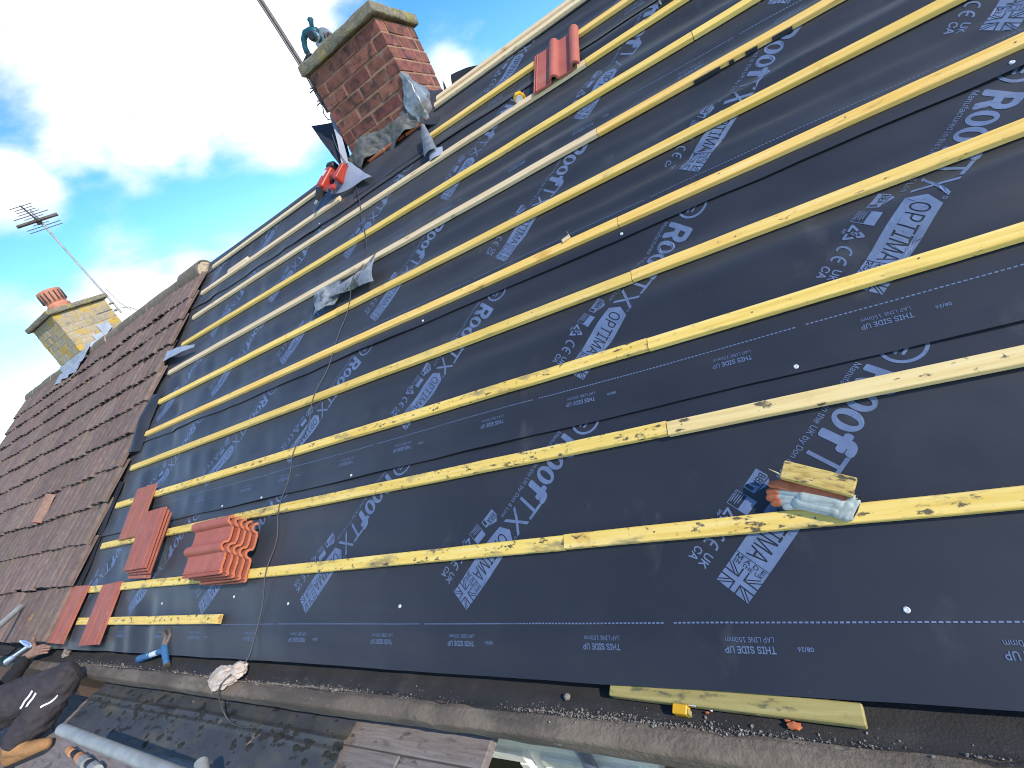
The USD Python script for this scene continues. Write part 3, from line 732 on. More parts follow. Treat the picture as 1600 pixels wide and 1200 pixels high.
def gut(S, T):
    i = np.clip(T, 0, len(GP) - 1.0001); a = i.astype(int); w = (i - a)[..., None]
    g = np.array(GP); p = g[a] * (1 - w) + g[np.minimum(a + 1, len(GP) - 1)] * w
    q = np.stack([S * 1.4, T * 0.35, 0 * S], -1)
    d = (meshkit.fbm(q, 4, 3) - 0.5) * 0.014 + (meshkit.fbm(q * 8, 3, 4) - 0.5) * 0.006
    lowf = (meshkit.fbm(np.stack([S * 0.5, 0 * S, 0 * S], -1), 2, 9) - 0.5) * 0.018
    sec = 0.012 * np.where(((S + 0.4) % 1.52) < 0.03, -1.0, 0.0) * (T > 4) * (T < 11)      # butt joints
    return np.stack([S, p[..., 0] + d * 0.8 + lowf, p[..., 1] + d + sec + 0.4 * lowf], -1) + np.array([0, 0, E])


G.add('trough', grid(gut, gx, np.linspace(0, len(GP) - 1, 46)), M['gutter'], smooth=50)


def lining(S, T):
    edge = 4.9 + 1.2 * (meshkit.fbm(np.stack([S * 3.1, 0 * S, 0 * S], -1), 4, 8) - 0.5) * 2
    P = gut(S, T * edge); P[..., 2] += 0.004 * (1 - T) + 0.0018
    return P


G.add('lining', grid(lining, gx, np.linspace(0, 1, 16)), M['lining'], smooth=50)
# grit washed out of old tiles
ico = trimesh.creation.icosphere(0)
gv, gf, o = [], [], 0
for i in range(7000):
    x = rng.uniform(0.4, 6.6) if i % 3 else rng.gauss(4.2, 0.8)
    dens = meshkit.fbm(np.array([[x * 2.5, 1.0, 0]]), 3, 44)[0]
    if rng.random() > (dens - 0.22) * 2.2:
        continue
    tt = min(7.5, max(1.5, rng.gauss(4.2 + 0.8 * (dens - 0.5), 0.8)))
    p = gut(np.array([[x]]), np.array([[tt]]))[0, 0]
    r = min(0.0060, 0.0011 * math.exp(abs(rng.gauss(0, 0.62))))
    R = trimesh.transformations.random_rotation_matrix(nrg.random(3))[:3, :3]
    v = (ico.vertices * np.array([1, rng.uniform(0.6, 1), rng.uniform(0.5, 0.8)])) @ R.T * r + p + np.array([0, 0, r * 0.55 + 0.003])
    gv.append(v); gf.append(ico.faces + o); o += len(v)
single('grit', (np.vstack(gv), np.vstack(gf)), M['grit'], 'pale grit and tiny stones scattered in the gutter trough', 'grit', kind='stuff')

# ------------------------------------------------------------------ neighbour's roof
NB = Thing('neighbouring_house', 'neighbouring house with old brown tiled roof and worn ridge', 'house', (-3.2, 3.1, 0))
NB.add('front_wall', cbox(-6.4, -0.102, 0.004, 0.26, 0, E - 0.235), M['wall'])
NB.add('rear_wall', cbox(-6.4, -0.102, 6.02, 6.28, 0, E - 0.2), M['wall'])
NB.add('gable_wall', cbox(-6.4, -6.14, 0.261, 6.019, 0, E - 0.2), M['wall'])
NAV = 3.86
nay, naz = NAV * CS, E + NAV * SN
NB.add('roof_deck', prism([(-0.02, E - 0.045), (nay, naz - 0.03), (2 * nay, E - 0.045), (2 * nay, E - 0.2), (nay, naz - 0.2), (-0.02, E - 0.17)], 6.27, np.array([[0, 0, 1, -6.38], [1, 0, 0, 0], [0, 1, 0, 0], [0, 0, 0, 1.0]])), M['dark_steel'])


def pan_tile(width=0.335, length=0.42, th=0.013, k=1.0):
    """interlocking tile with two broad flat pans and a narrow groove between them"""
    top = [(0.0, 0.006), (0.010, 0.006), (0.013, 0.001), (0.020, 0.001), (0.026, 0.022), (0.034, 0.026), (0.124, 0.026), (0.133, 0.022), (0.140, 0.001), (0.160, 0.001), (0.167, 0.022), (0.176, 0.026), (0.283, 0.026), (0.293, 0.022), (0.300, 0.001), (width, 0.001)]
    top = [(x, y * k) for x, y in top]
    bot = [(x, y - th) for x, y in top[::-1]]
    return prism(top + bot, length, np.array([[1, 0, 0, 0], [0, 0, 1, 0], [0, 1, 0, 0], [0, 0, 0, 1.0]]))


def flip_ok(mesh):
    v, f = VF(mesh)
    t = trimesh.Trimesh(v, f, process=False)
    return (v, f[:, ::-1]) if t.volume < 0 else (v, f)


TILE = flip_ok(pan_tile())
tails = [-0.075, 0.35, 0.70, 1.045, 1.395, 1.735, 2.075, 2.41, 2.735, 3.065, 3.385]
COV = 0.3055
for r, vt in enumerate(tails):
    for c in range(21):
        jig = 0.12 if (c == 0 and r % 3 == 1) else 0.0
        u0 = 0.085 - COV * (c + 1) - 0.028 + rng.gauss(0, 0.004) + (rng.uniform(-0.035, 0.02) if c == 0 else 0)
        tilt = math.degrees(math.atan2(0.040, 0.42)) + rng.gauss(0, 0.35)
        if vt > 3.3 and -4.2 < u0 < -3.5:
            pass
        Mt = roofM(u0, vt + rng.gauss(0, 0.009), 0.076 + rng.gauss(0, 0.004)) @ rot([1, 0, 0], -tilt) @ rot([0, 0, 1], rng.gauss(0, 0.5)) @ rot([0, 1, 0], rng.gauss(0, 0.6))
        NB.add('roof_tile', xf(TILE, Mt), M['old_tile'])
# rear slope and ridge of the neighbour
NB.add('rear_slope', grid(lambda S, T: np.stack([S, nay + T * CS, naz - T * SN + 0.06], -1), np.linspace(-6.4, 0.02, 3), np.linspace(0, 3.8, 3)), M['old_tile'])


def half_round(x0, x1, r, th, y, z, sag=0.0):
    a = np.linspace(-1.85, 1.85, 19)
    out = [(math.sin(t) * r, math.cos(t) * r) for t in a]; inn = [(math.sin(t) * (r - th), math.cos(t) * (r - th)) for t in a[::-1]]
    return flip_ok(prism(out + inn, x1 - x0, np.array([[0, 0, 1, x0], [1, 0, 0, y], [0, 1, 0, z], [0, 0, 0, 1.0]])))


RL = 0.455
x = 0.02
i = 0
while x > -6.3:
    x0 = max(x - RL, -6.42)
    if not (-4.28 < (x + x0) / 2 < -3.42):
        rr = 0.118 + rng.gauss(0, 0.003) + (0.012 if i == 0 else 0)
        NB.add('ridge_tile', half_round(x0, x - 0.006, rr, 0.016, nay - 0.005 + rng.gauss(0, 0.004), naz - 0.018 + rng.gauss(0, 0.004) + (0.02 if i == 0 else 0)), M['ridge'], smooth=40)
        NB.add('mortar_joint', half_round(x - 0.012, x + 0.010 if i else x - 0.002, 0.117, 0.03, nay - 0.005, naz - 0.016), M['mortar'], smooth=40)
    x -= RL; i += 1
v, f = blob((0, 0, 0), 0.092, 0.30, 4.1, 29, 4)
NB.add('mortar_plug', (v * np.array([0.35, 1, 1]) + np.array([-0.012, nay - 0.005, naz + 0.02]), f), M['mortar'], smooth=True)

# ------------------------------------------------------------------ chimneys
def brick_stack(T, x0, x1, y0, y1, z0, n, course, mats, bl=0.215, bs=0.215, jt=0.010):
    W_ = 0.1025
    for i in range(n):
        za, zb = z0 + i * course, z0 + (i + 1) * course - jt
        odd = i % 2
        pieces = []

        def run(a, b, first):
            out, p = [], a
            L = first
            while p < b - 0.02:
                e = min(p + L, b)
                if b - e < 0.05:
                    e = b
                out.append((p, e)); p = e + jt; L = bl
            return out
        if not odd:
            for a, b in run(x0, x1, bl):
                pieces += [(a, b, y0, y0 + W_), (a, b, y1 - W_, y1)]
            for a, b in run(y0 + W_ + jt, y1 - W_ - jt, bs):
                pieces += [(x1 - W_, x1, a, b), (x0, x0 + W_, a, b)]
        else:
            for a, b in run(y0, y1, bs):
                pieces += [(x1 - W_, x1, a, b), (x0, x0 + W_, a, b)]
            for a, b in run(x0 + W_ + jt, x1 - W_ - jt, bl):
                pieces += [(a, b, y0, y0 + W_), (a, b, y1 - W_, y1)]
        for a, b, c, d in pieces:
            j = [rng.gauss(0, 0.0022) for _ in range(6)]
            T.add('brick', cbox(a + j[0], b + j[1], c + j[2], d + j[3], za + j[4] * 0.6, zb + j[5] * 0.6, 0.004), mats)


CH = Thing('brick_chimney', 'dark red brick chimney with mossy concrete cap, rising beside the bare roof', 'chimney', (3.17, 3.24, 7.2))
CX0, CX1, CY0, CY1 = 2.772, 3.570, 2.955, 3.540
brick_stack(CH, CX0, CX1, CY0, CY1, 7.142, 11, 0.0985, M['brick'], bl=0.256, bs=0.215, jt=0.014)
CH.add('mortar_core', cbox(CX0 + 0.0045, CX1 - 0.0045, CY0 + 0.0045, CY1 - 0.0045, 7.0, 8.226), M['joint'])


def rough_slab(x0, x1, y0, y1, z0, z1, amp, seed, c=0.012):
    m = m3.Manifold.hull_points(np.asarray(cbox(x0, x1, y0, y1, z0, z1, c)[0])).refine_to_length(0.03)
    v, f = VF(m)
    d = np.stack([meshkit.fbm(v * 9 + 5 * k, 4, seed + k) - 0.5 for k in range(3)], -1)
    return v + d * 2 * amp, f


CH.add('cap', rough_slab(CX0 - 0.045, CX1 + 0.045, CY0 - 0.045, CY1 + 0.045, 8.228, 8.318, 0.013, 3), M['cap'], smooth=45)
CH.add('flaunching', (lambda b: (b[0] * np.array([1.15, 0.85, 0.25]) + np.array([3.17, 3.26, 8.315]), b[1]))(blob((0, 0, 0), 0.27, 0.2, 3, 5)), M['mortar'], smooth=True)
CH.add('pot_stub', lathe([(0.09, 0), (0.105, 0), (0.108, 0.05), (0.124, 0.06), (0.127, 0.10), (0.118, 0.118), (0.098, 0.118), (0.09, 0.06), (0.09, 0)], trans(3.20, 3.32, 8.33), 28), M['pot'], smooth=40)

FC = Thing('lichened_chimney', 'squat chimney covered in yellow lichen on the neighbouring old roof', 'chimney', (-3.85, 3.3, 7.3))
FX0, FX1, FY0, FY1 = -4.27, -3.425, 2.935, 3.690
brick_stack(FC, FX0, FX1, FY0, FY1, 7.30, 9, 0.103, M['render'], bl=0.29, jt=0.006)
FC.add('mortar_core', cbox(FX0 + 0.004, FX1 - 0.004, FY0 + 0.004, FY1 - 0.004, 7.0, 8.222), M['mortar'])
FC.add('cap', rough_slab(FX0 - 0.055, FX1 + 0.055, FY0 - 0.055, FY1 + 0.055, 8.226, 8.300, 0.006, 8), M['cap'], smooth=45)
FC.add('base_mortar', (lambda b: (b[0] * np.array([1, 1, 0.35]) + np.array([-3.80, 3.25, 8.305]), b[1]))(blob((0, 0, 0), 0.21, 0.15, 3, 6)), M['mortar'], smooth=True)
pot = FC.add('pot', lathe([(0.10, 0), (0.150, 0), (0.155, 0.05), (0.135, 0.07), (0.128, 0.09), (0.142, 0.11), (0.152, 0.16), (0.160, 0.27), (0.158, 0.285), (0.13, 0.30), (0.06, 0.315), (0.0, 0.318)], trans(-3.76, 3.25, 8.345), 36), M['pot'], smooth=40)
for q in range(16):
    a = q / 16 * 2 * math.pi
    FC.add('pot_slot', xf(cbox(-0.009, 0.009, 0.142, 0.1625, 0.115, 0.255, 0.003), trans(-3.76, 3.25, 8.345) @ rot([0, 0, 1], math.degrees(a))), M['black'], parent=pot)
# lead round the far chimney
LF = Thing('chimney_flashing', 'blue grey lead flashing dressed round the foot of the lichened chimney', 'flashing', (-3.8, 2.8, 7.4))
LF.add('apron', sheet(crumple(lambda S, T: np.where((T < 0.45)[..., None], np.stack([-4.34 + S * 1.02, 2.928 + 0 * S - 0.012 * T, 7.60 - T / 0.45 * 0.14 + 0 * S], -1), W(-4.34 + S * 1.02, 3.66 - (T - 0.45) / 0.55 * 0.19, 0.105 + 0.012 * np.sin(S * 20))), 0.012, 9, 4), np.linspace(0, 1, 24), np.linspace(0, 1, 14), 0.003), M['blue_lead'], smooth=40)
for j in range(4):
    y = 2.93 + j * 0.135
    zt = E + (y / CS) * SN + 0.15 + (0.02 if j % 2 else 0)
    LF.add('step_flashing', sheet(crumple(lambda S, T: np.stack([-3.417 + 0.004 * j % 2 + 0 * S + 0.012 * T, y + S * 0.17, zt - T * (0.20 - 0.10 * S)], -1), 0.006, 12, 9 + j), np.linspace(0, 1, 6), np.linspace(0, 1, 6), 0.003), M['blue_lead'], smooth=40)
LF.add('side_soaker', sheet(crumple(lambda S, T: W(-3.42 + T * 0.17, 3.58 + S * 0.34, 0.118 + 0.02 * (1 - T) + 0 * S), 0.010, 9, 31), np.linspace(0, 1, 12), np.linspace(0, 1, 6), 0.003), M['blue_lead'], smooth=40)

# ------------------------------------------------------------------ battens
ordinal = ['lowest', 'second', 'third', 'fourth', 'fifth', 'sixth', 'seventh', 'eighth', 'ninth', 'tenth', 'eleventh', 'topmost']
rows = [  # pieces (u0, u1, material) of each row from the gutter up
    [(0.36, 2.489, 'timber')],
    [(0.05, 4.716, 'timber'), (4.719, 8.75, 'timber')],
    [(0.23, 5.137, 'timber'), (5.140, 8.75, 'straw_timber')],
    [(0.192, 5.110, 'timber'), (5.113, 8.75, 'mid_timber')],
    [(0.181, 5.082, 'mid_timber'), (5.085, 8.75, 'mid_timber')],
    [(0.176, 5.052, 'clean_timber'), (5.055, 8.75, 'clean_timber')],
    [(0.202, 2.95, 'clean_timber'), (2.953, 8.75, 'clean_timber')],
    [(0.164, 5.000, 'pale_timber'), (5.003, 8.75, 'clean_timber')],
    [(0.222, 5.55, 'clean_timber'), (5.553, 8.75, 'clean_timber')],
    [(0.222, 4.974, 'pale_timber'), (4.977, 8.75, 'clean_timber')],
    [(0.182, 2.60, 'pale_timber'), (3.673, 8.75, 'clean_timber')],
    [(0.209, 2.23, 'pale_timber'), (3.676, 8.75, 'pale_timber')]]
MID = {}
for k, ps in enumerate(rows):
    for i, (a, b, mk) in enumerate(ps):
        lo, hi = BAT_HI[k] - BW, BAT_HI[k]
        n1 = 0.0275
        if k == 11 and i == 1:
            n1 = 0.0275
        xs = np.concatenate([[a], np.arange(a + 0.12, b - 0.1, 0.16), [b]])
        prof = [(0, 0.002), (0.002, 0), (BW - 0.002, 0), (BW, 0.002), (BW, BT - 0.0025), (BW - 0.0025, BT), (0.0025, BT), (0, BT - 0.0025)]
        ph = rng.uniform(0, 50)
        rings = []
        for x in xs:
            wv = 0.008 * (meshkit.fbm(np.array([[x * 0.45 + ph, 1.1, 0.0]]), 2, k)[0] - 0.5) * 2
            tw = 0.0012 * (meshkit.fbm(np.array([[x * 4 + ph, 5.1, 0.0]]), 3, k)[0] - 0.5) * 2
            step = -0.006 if (k == 2 and i == 1) else (0.004 if (i == 1 and k in (4, 9)) else 0.0)
            rings.append([(x, lo + p + wv * 0.5 + tw + step, n1 - BT + q + tw + (0.003 if (k == 2 and i == 1) else 0)) for p, q in prof])
        R = np.array(rings).reshape(-1, 3); m = len(prof); nx = len(xs)
        f = []
        for j in range(nx - 1):
            for e in range(m):
                a0, a1, b0, b1 = j * m + e, j * m + (e + 1) % m, (j + 1) * m + e, (j + 1) * m + (e + 1) % m
                f += [[a0, b0, b1], [a0, b1, a1]]
        for e in range(1, m - 1):
            f += [[0, e, e + 1], [(nx - 1) * m, (nx - 1) * m + e + 1, (nx - 1) * m + e]]
        v = W(R[:, 0], R[:, 1], R[:, 2])
        v, f = flip_ok((v, np.array(f)))
        if len(ps) == 1:
            lab = 'short yellow batten, the lowest one, with its sawn end in the open'
        elif k >= 10:
            lab = f'{"topmost batten" if k == 11 else "batten one row below the topmost"} running {"left" if i == 0 else "right"} of the brick chimney'
        else:
            lab = f'{"pale" if mk in ("pale_timber", "straw_timber") else "yellow"} timber batten, {ordinal[k]} row up from the gutter, {"left" if i == 0 else "right"} length'
        T = Thing('roof_batten', lab, 'roofing batten', W(a, lo, 0), group='timber battens nailed across the membrane')
        T.add('batten', (v, f), M[mk])
        # nail heads where the batten crosses each rafter
        if k in (1, 2, 3, 4, 5):
            for u in np.arange(0.55, 8.0, 0.45):
                if a + 0.05 < u < b - 0.05 and 2.5 < u < 7:
                    uu = u + rng.uniform(-0.015, 0.015)
                    T.add('nail', lathe([(0, 0.0), (0.0028, 0.0), (0.0026, 0.0006), (0, 0.0008)], roofM(uu, lo + BW / 2 + rng.uniform(-0.008, 0.008), n1 + 0.0012), 8), M['dark_steel'])
        if len(ps) == 1:
            T.add('end_grain', xf(cbox(b + 0.0002, b + 0.002, lo + 0.003, hi - 0.003, n1 - BT + 0.003, n1 - 0.003, 0.0005), roofM()), M['endgrain'])
# second batten doubled up under the topmost right one
single('doubled_batten', xf(cbox(3.70, 8.75, BAT_HI[11] + 0.004, BAT_HI[11] + 0.052, 0.016, 0.041, 0.003), roofM()), M['pale_timber'], 'batten doubled up behind the topmost right batten at the ridge', 'roofing batten')
single('short_batten', xf(cbox(0.72, 1.10, 0, 0.048, 0.0, 0.024, 0.003), roofM(0, 3.455, 0.004)), M['pale_timber'], 'short batten offcut beside the upper left battens', 'roofing batten')
# torn strip of dark tape under the eighth batten
S = Thing('dark_packer', 'torn dark packing strip tucked under the eighth batten from the gutter', 'packing strip', W(5.75, 2.36, 0))
for a, b in ((5.50, 5.62), (5.66, 5.68), (5.73, 5.78), (5.84, 5.92)):
    S.add('strip', xf(cbox(a, b, 2.360, 2.3665, 0.003, 0.024, 0.001), roofM()), M['black'])
# ------------------------------------------------------------------ new tiles
def roll_tile(width=0.332, length=0.42, th=0.014):
    """tile with two rolls and flat pans, grooved side lap on the left"""
    top = [(0.0, 0.004), (0.005, 0.010), (0.009, 0.010), (0.013, 0.004), (0.017, 0.004), (0.021, 0.013), (0.026, 0.013), (0.030, 0.008)]
    top += [(0.034, 0.010), (0.085, 0.006), (0.112, 0.007)]

    def rollpts(c, w, h, base):
        return [(c + w * math.sin(a), base + h * math.cos(a) ** 1.0) for a in np.linspace(-1.45, 1.45, 11)]
    top += rollpts(0.152, 0.032, 0.037, 0.006)
    top += [(0.195, 0.007), (0.225, 0.006), (0.258, 0.007)]
    top += rollpts(0.298, 0.032, 0.037, 0.006)
    bot = []
    P = LineString(top).parallel_offset(th, 'right')
    bx = np.array(P.coords)
    if bx[0, 0] < bx[-1, 0]:
        bx = bx[::-1]
    pts = top + [tuple(p) for p in bx]
    poly = Polygon(pts).buffer(0)
    if poly.geom_type != 'Polygon':
        poly = max(poly.geoms, key=lambda g: g.area)
    m = prism(poly, length, np.array([[1, 0, 0, 0], [0, 0, 1, 0], [0, 1, 0, 0], [0, 0, 0, 1.0]]))
    return flip_ok(m), poly


ROLL, ROLLP = roll_tile()
ROLL_END = flip_ok(prism(ROLLP.buffer(-0.0006), 0.0012, np.array([[1, 0, 0, 0], [0, 0, 1, 0], [0, 1, 0, 0], [0, 0, 0, 1.0]])))
RIBS = flip_ok(prism([(0.05, 0.0), (0.29, 0.0), (0.29, 0.012), (0.05, 0.012)], 0.02, np.array([[1, 0, 0, 0], [0, 0, 1, 0], [0, 1, 0, 0], [0, 0, 0, 1.0]])))


def tile_thing(name, label, shape, Mx, group=None, nib=True, ends=True):
    T = Thing(name, label, 'roof tile', Mx[:3, 3], group=group)
    b = T.add('tile_body', xf(shape, Mx), M['new_tile'], smooth=28)
    if nib:
        for x in (0.07, 0.22):
            T.add('nib', xf(cbox(x, x + 0.03, 0.385, 0.405, -0.020, -0.006, 0.003), Mx), M['new_tile'], parent=b)
    return T, b


PAN_NEW = flip_ok(pan_tile(0.345, 0.42, 0.014, 0.19))
PANS = 'new flat terracotta tiles on the lower left of the roof'
tile_thing('roof_tile', 'flat new terracotta tile against the old roof edge, its foot held by the worker', PAN_NEW, roofM(0.012, -0.072, 0.066) @ rot([1, 0, 0], -3.0) @ rot([0, 0, 1], -0.8), PANS)
tile_thing('roof_tile', 'flat new terracotta tile overhanging the gutter across the short lowest batten', PAN_NEW, roofM(0.640, -0.085, 0.046) @ rot([1, 0, 0], -2.0) @ rot([0, 0, 1], 2.6) @ rot([0, 0, 1], 8.0 - 8.0), PANS)
tile_thing('roof_tile', 'single flat terracotta tile lying above the leaning tile stack', PAN_NEW, roofM(0.625, 0.672, 0.046) @ rot([0, 0, 1], 0.6), PANS)
for i in range(4):
    tile_thing('roof_tile', ['bottom tile of the stack of four flat terracotta tiles', 'second lowest tile in the stack of four flat terracotta tiles', 'second highest tile in the stack of four flat terracotta tiles', 'top tile of the stack of four flat terracotta tiles'][i], PAN_NEW,
               roofM(1.105 + 0.012 * i - 0.03 * (i == 0), 0.372 + 0.010 * i - 0.012 * (i == 0), 0.040 + 0.0225 * i) @ rot([0, 0, 1], -2.0 + 0.9 * i), PANS, nib=(i == 0))
# five roll tiles on their sides: rolls run along the eaves
for i in range(5):
    Mx = roofM(2.705 - 0.024 * i + 0.006 * math.sin(3 * i), 0.262 + 0.010 * i, 0.044 + 0.0245 * i) @ rot([0, 0, 1], 90 + 0.8 * math.sin(2.1 * i))
    Mx = Mx @ np.diag([1, 1, 1, 1.0])
    T, b = tile_thing('roof_tile', f'{["lowest", "second lowest", "middle", "second highest", "uppermost"][i]} of the five stacked terracotta tiles with double rolls', ROLL, Mx, 'stacked double roll terracotta tiles', nib=False)
    T.add('raw_edge', xf(ROLL_END, Mx @ trans(0, -0.0014, 0)), M['tile_edge'], parent=b)
tile_thing('roof_tile', 'lone double roll terracotta tile hung high up near the ridge', ROLL, roofM(4.622, 3.045, 0.040) @ rot([0, 0, 1], -0.8) @ rot([1, 0, 0], -1.5))

# ------------------------------------------------------------------ loose things on the roof
# old bent flashing between the fifth and sixth rows
LSC = Thing('lead_scrap', 'bent piece of old mossy grey flashing lying between battens under the cable', 'flashing scrap', W(2.9, 2.2, 0.02))


def scrapA(S, T):
    u = 2.66 + 0.30 * S + 0.05 * T * (1 - S); v = 2.315 - 0.245 * T + 0.02 * S
    n = 0.035 + 0.035 * np.sin(math.pi * np.clip(S * 0.9 + 0.12, 0, 1)) * (0.5 + 0.5 * T) + 0.010 * np.sin(7 * T)
    return W(u, v, n)


def scrapB(S, T):
    u = 2.90 + 0.46 * S; v = 2.235 + 0.045 * S - 0.19 * (T - 0.30) * (0.45 + 0.75 * S)
    n = 0.035 + 0.030 * np.sin(2.6 * T) + 0.030 * smooth(S, 0.55, 1.0) * (1 - 0.9 * T)
    return W(u, v, n)


LSC.add('wide_end', sheet(crumple(scrapA, 0.020, 10, 1), np.linspace(0, 1, 20), np.linspace(0, 1, 18), 0.003), M['scrap'], smooth=50)
LSC.add('curled_end', sheet(crumple(scrapB, 0.016, 9, 2), np.linspace(0, 1, 26), np.linspace(0, 1, 14), 0.003), M['scrap'], smooth=50)
LSC.add('folded_edge', tube([W(2.93, 2.232, 0.05), W(3.05, 2.226, 0.056), W(3.18, 2.225, 0.058), W(3.33, 2.235, 0.07)], 0.007, 8), M['pale_timber'], smooth=True)

# cable running down the roof
cab = [(2.73, 3.86, 0.30), (2.74, 3.72, 0.20), (2.765, 3.60, 0.075), (2.80, 3.48, 0.04), (2.885, 3.30, 0.032), (2.99, 3.02, 0.032), (3.10, 2.74, 0.033), (3.148, 2.56, 0.020), (3.165, 2.36, 0.030), (3.165, 2.20, 0.085), (3.11, 2.05, 0.033), (3.035, 1.78, 0.02), (2.985, 1.55, 0.012),
       (2.94, 1.38, 0.032), (2.905, 1.15, 0.012), (2.865, 1.03, 0.032), (2.842, 0.85, 0.012), (2.846, 0.66, 0.031), (2.868, 0.48, 0.012), (2.872, 0.32, 0.032), (2.872, 0.16, 0.010), (2.872, -0.02, 0.010)]
pts = [W(*c) for c in cab] + [np.array([2.868, -0.105, E - 0.050]), np.array([2.848, -0.165, E - 0.048]), np.array([2.820, -0.235, E - 0.055]), np.array([2.805, -0.272, E - 0.12]), np.array([2.83, -0.30, E - 0.20]), np.array([2.93, -0.30, E - 0.245]), np.array([3.04, -0.27, E - 0.25])]
from scipy.interpolate import make_interp_spline
P = np.array(pts); dl = np.r_[0, np.cumsum(np.linalg.norm(np.diff(P, axis=0), axis=1))]
P = make_interp_spline(dl, P, k=2)(np.linspace(0, dl[-1], 190))
CB = single('cable', tube(P, 0.0036, 8), M['cable'], 'thin dark cable running from the chimney down across the battens to the gutter', 'cable', smooth=True)
v, f = blob((0, 0, 0), 1.0, 0.42, 1.9, 12, 4, (0.105, 0.060, 0.034))
v2, f2 = blob((0, 0, 0), 1.0, 0.5, 2.4, 17, 3, (0.05, 0.04, 0.03))
d = np.stack([meshkit.fbm(v * 40 + 3 * k, 3, k) - 0.5 for k in range(3)], -1)
fo = cat([(v + d * 0.016 + np.array([2.745, -0.178, E - 0.072]), f), (v2 + np.array([2.842, -0.142, E - 0.062]), f2)])
single('foam_lump', fo, M['foam'], 'lump of cream expanding foam on the gutter lip at the cable', 'foam lump', smooth=True)

# offcut and glove
OC = Thing('timber_offcut', 'short weathered timber offcut weighing down the orange and blue glove', 'timber offcut', W(5.53, 0.40, 0.06))
Mo = np.eye(4); xa = W(5.606, 0.360, 0.08) - W(5.457, 0.433, 0.08)
Mo = frame(W(5.534, 0.404, 0.073), xa, W(0, 0, 1) - W(0, 0, 0))
ob = OC.add('block', xf(cbox(-0.086, 0.086, -0.026, 0.026, -0.012, 0.013, 0.0025), Mo), M['offcut'])
OC.add('splinter', xf(hull([(-0.086, -0.012, 0.004), (-0.086, -0.018, 0.004), (-0.086, -0.015, 0.008), (-0.122, -0.008, 0.008)]), Mo), M['pale_timber'], parent=ob)
GL = Thing('work_glove', 'orange and pale blue work glove folded on the second batten under the offcut', 'glove', W(5.5, 0.34, 0.03))
g3 = lambda u, v, n: W(u, v, n)
palm = chain([(g3(5.565, 0.342, 0.047), 0.020, g3(5.49, 0.362, 0.047), 0.020), (g3(5.55, 0.322, 0.042), 0.018, g3(5.475, 0.352, 0.044), 0.018), (g3(5.565, 0.335, 0.044), 0.020, g3(5.515, 0.345, 0.044), 0.019),
              (g3(5.585, 0.330, 0.046), 0.017, g3(5.560, 0.312, 0.040), 0.014), (g3(5.598, 0.345, 0.050), 0.013, g3(5.572, 0.303, 0.038), 0.012), (g3(5.605, 0.338, 0.050), 0.010, g3(5.580, 0.300, 0.038), 0.009),
              (g3(5.49, 0.37, 0.045), 0.015, g3(5.43, 0.392, 0.036), 0.0115), (g3(5.48, 0.362, 0.042), 0.014, g3(5.425, 0.378, 0.032), 0.0110),
              (g3(5.475, 0.352, 0.042), 0.0135, g3(5.428, 0.362, 0.034), 0.0105), (g3(5.48, 0.345, 0.042), 0.012, g3(5.44, 0.346, 0.038), 0.0095)], 0.005, 6)
gb = GL.add('knitted_body', palm, M['glove_blue'], smooth=True)
coat = chain([(g3(5.573, 0.352, 0.052), 0.0165, g3(5.52, 0.377, 0.050), 0.0185), (g3(5.52, 0.377, 0.050), 0.0185, g3(5.445, 0.408, 0.044), 0.0165), (g3(5.445, 0.408, 0.044), 0.0165, g3(5.418, 0.414, 0.038), 0.0105)], 0.005, 6)
GL.add('coated_palm', coat, M['glove_red'], parent=gb, smooth=True)
for (a, b, r) in ((g3(5.428, 0.3925, 0.036), g3(5.408, 0.395, 0.031), 0.0118), (g3(5.422, 0.3785, 0.032), g3(5.403, 0.379, 0.028), 0.0113), (g3(5.428, 0.362, 0.034), g3(5.412, 0.362, 0.030), 0.0108)):
    GL.add('coated_fingertip', chain([(a, r + 0.0012, b, r - 0.001)], 0.004, 4), M['glove_red'], parent=gb, smooth=True)
hem = [g3(5.6085, 0.343, 0.057), g3(5.607, 0.330, 0.050), g3(5.598, 0.315, 0.046), g3(5.586, 0.301, 0.042), g3(5.578, 0.294, 0.034)]
GL.add('dark_hem', tube(hem, 0.0042, 8), M['black_cloth'], parent=gb, smooth=True)
GL.add('hem_loop', tube([g3(5.606, 0.336, 0.053), g3(5.618, 0.343, 0.054), g3(5.615, 0.350, 0.056), g3(5.607, 0.346, 0.058)], 0.0028, 6), M['black_cloth'], parent=gb, smooth=True)
# small wood chip
WC = Thing('wood_chip', 'small pale wood chip with a splinter on the sixth batten', 'wood chip', W(4.79, 1.73, 0.03))
WC.add('chip', xf(cbox(-0.022, 0.022, -0.010, 0.012, 0, 0.008, 0.002), roofM(4.792, 1.728, 0.0285) @ rot([0, 0, 1], 18)), M['pale_timber'])
WC.add('splinter', tube([W(4.812, 1.733, 0.036), W(4.812, 1.745, 0.062)], [0.0015, 0.0004], 5), M['pale_timber'])
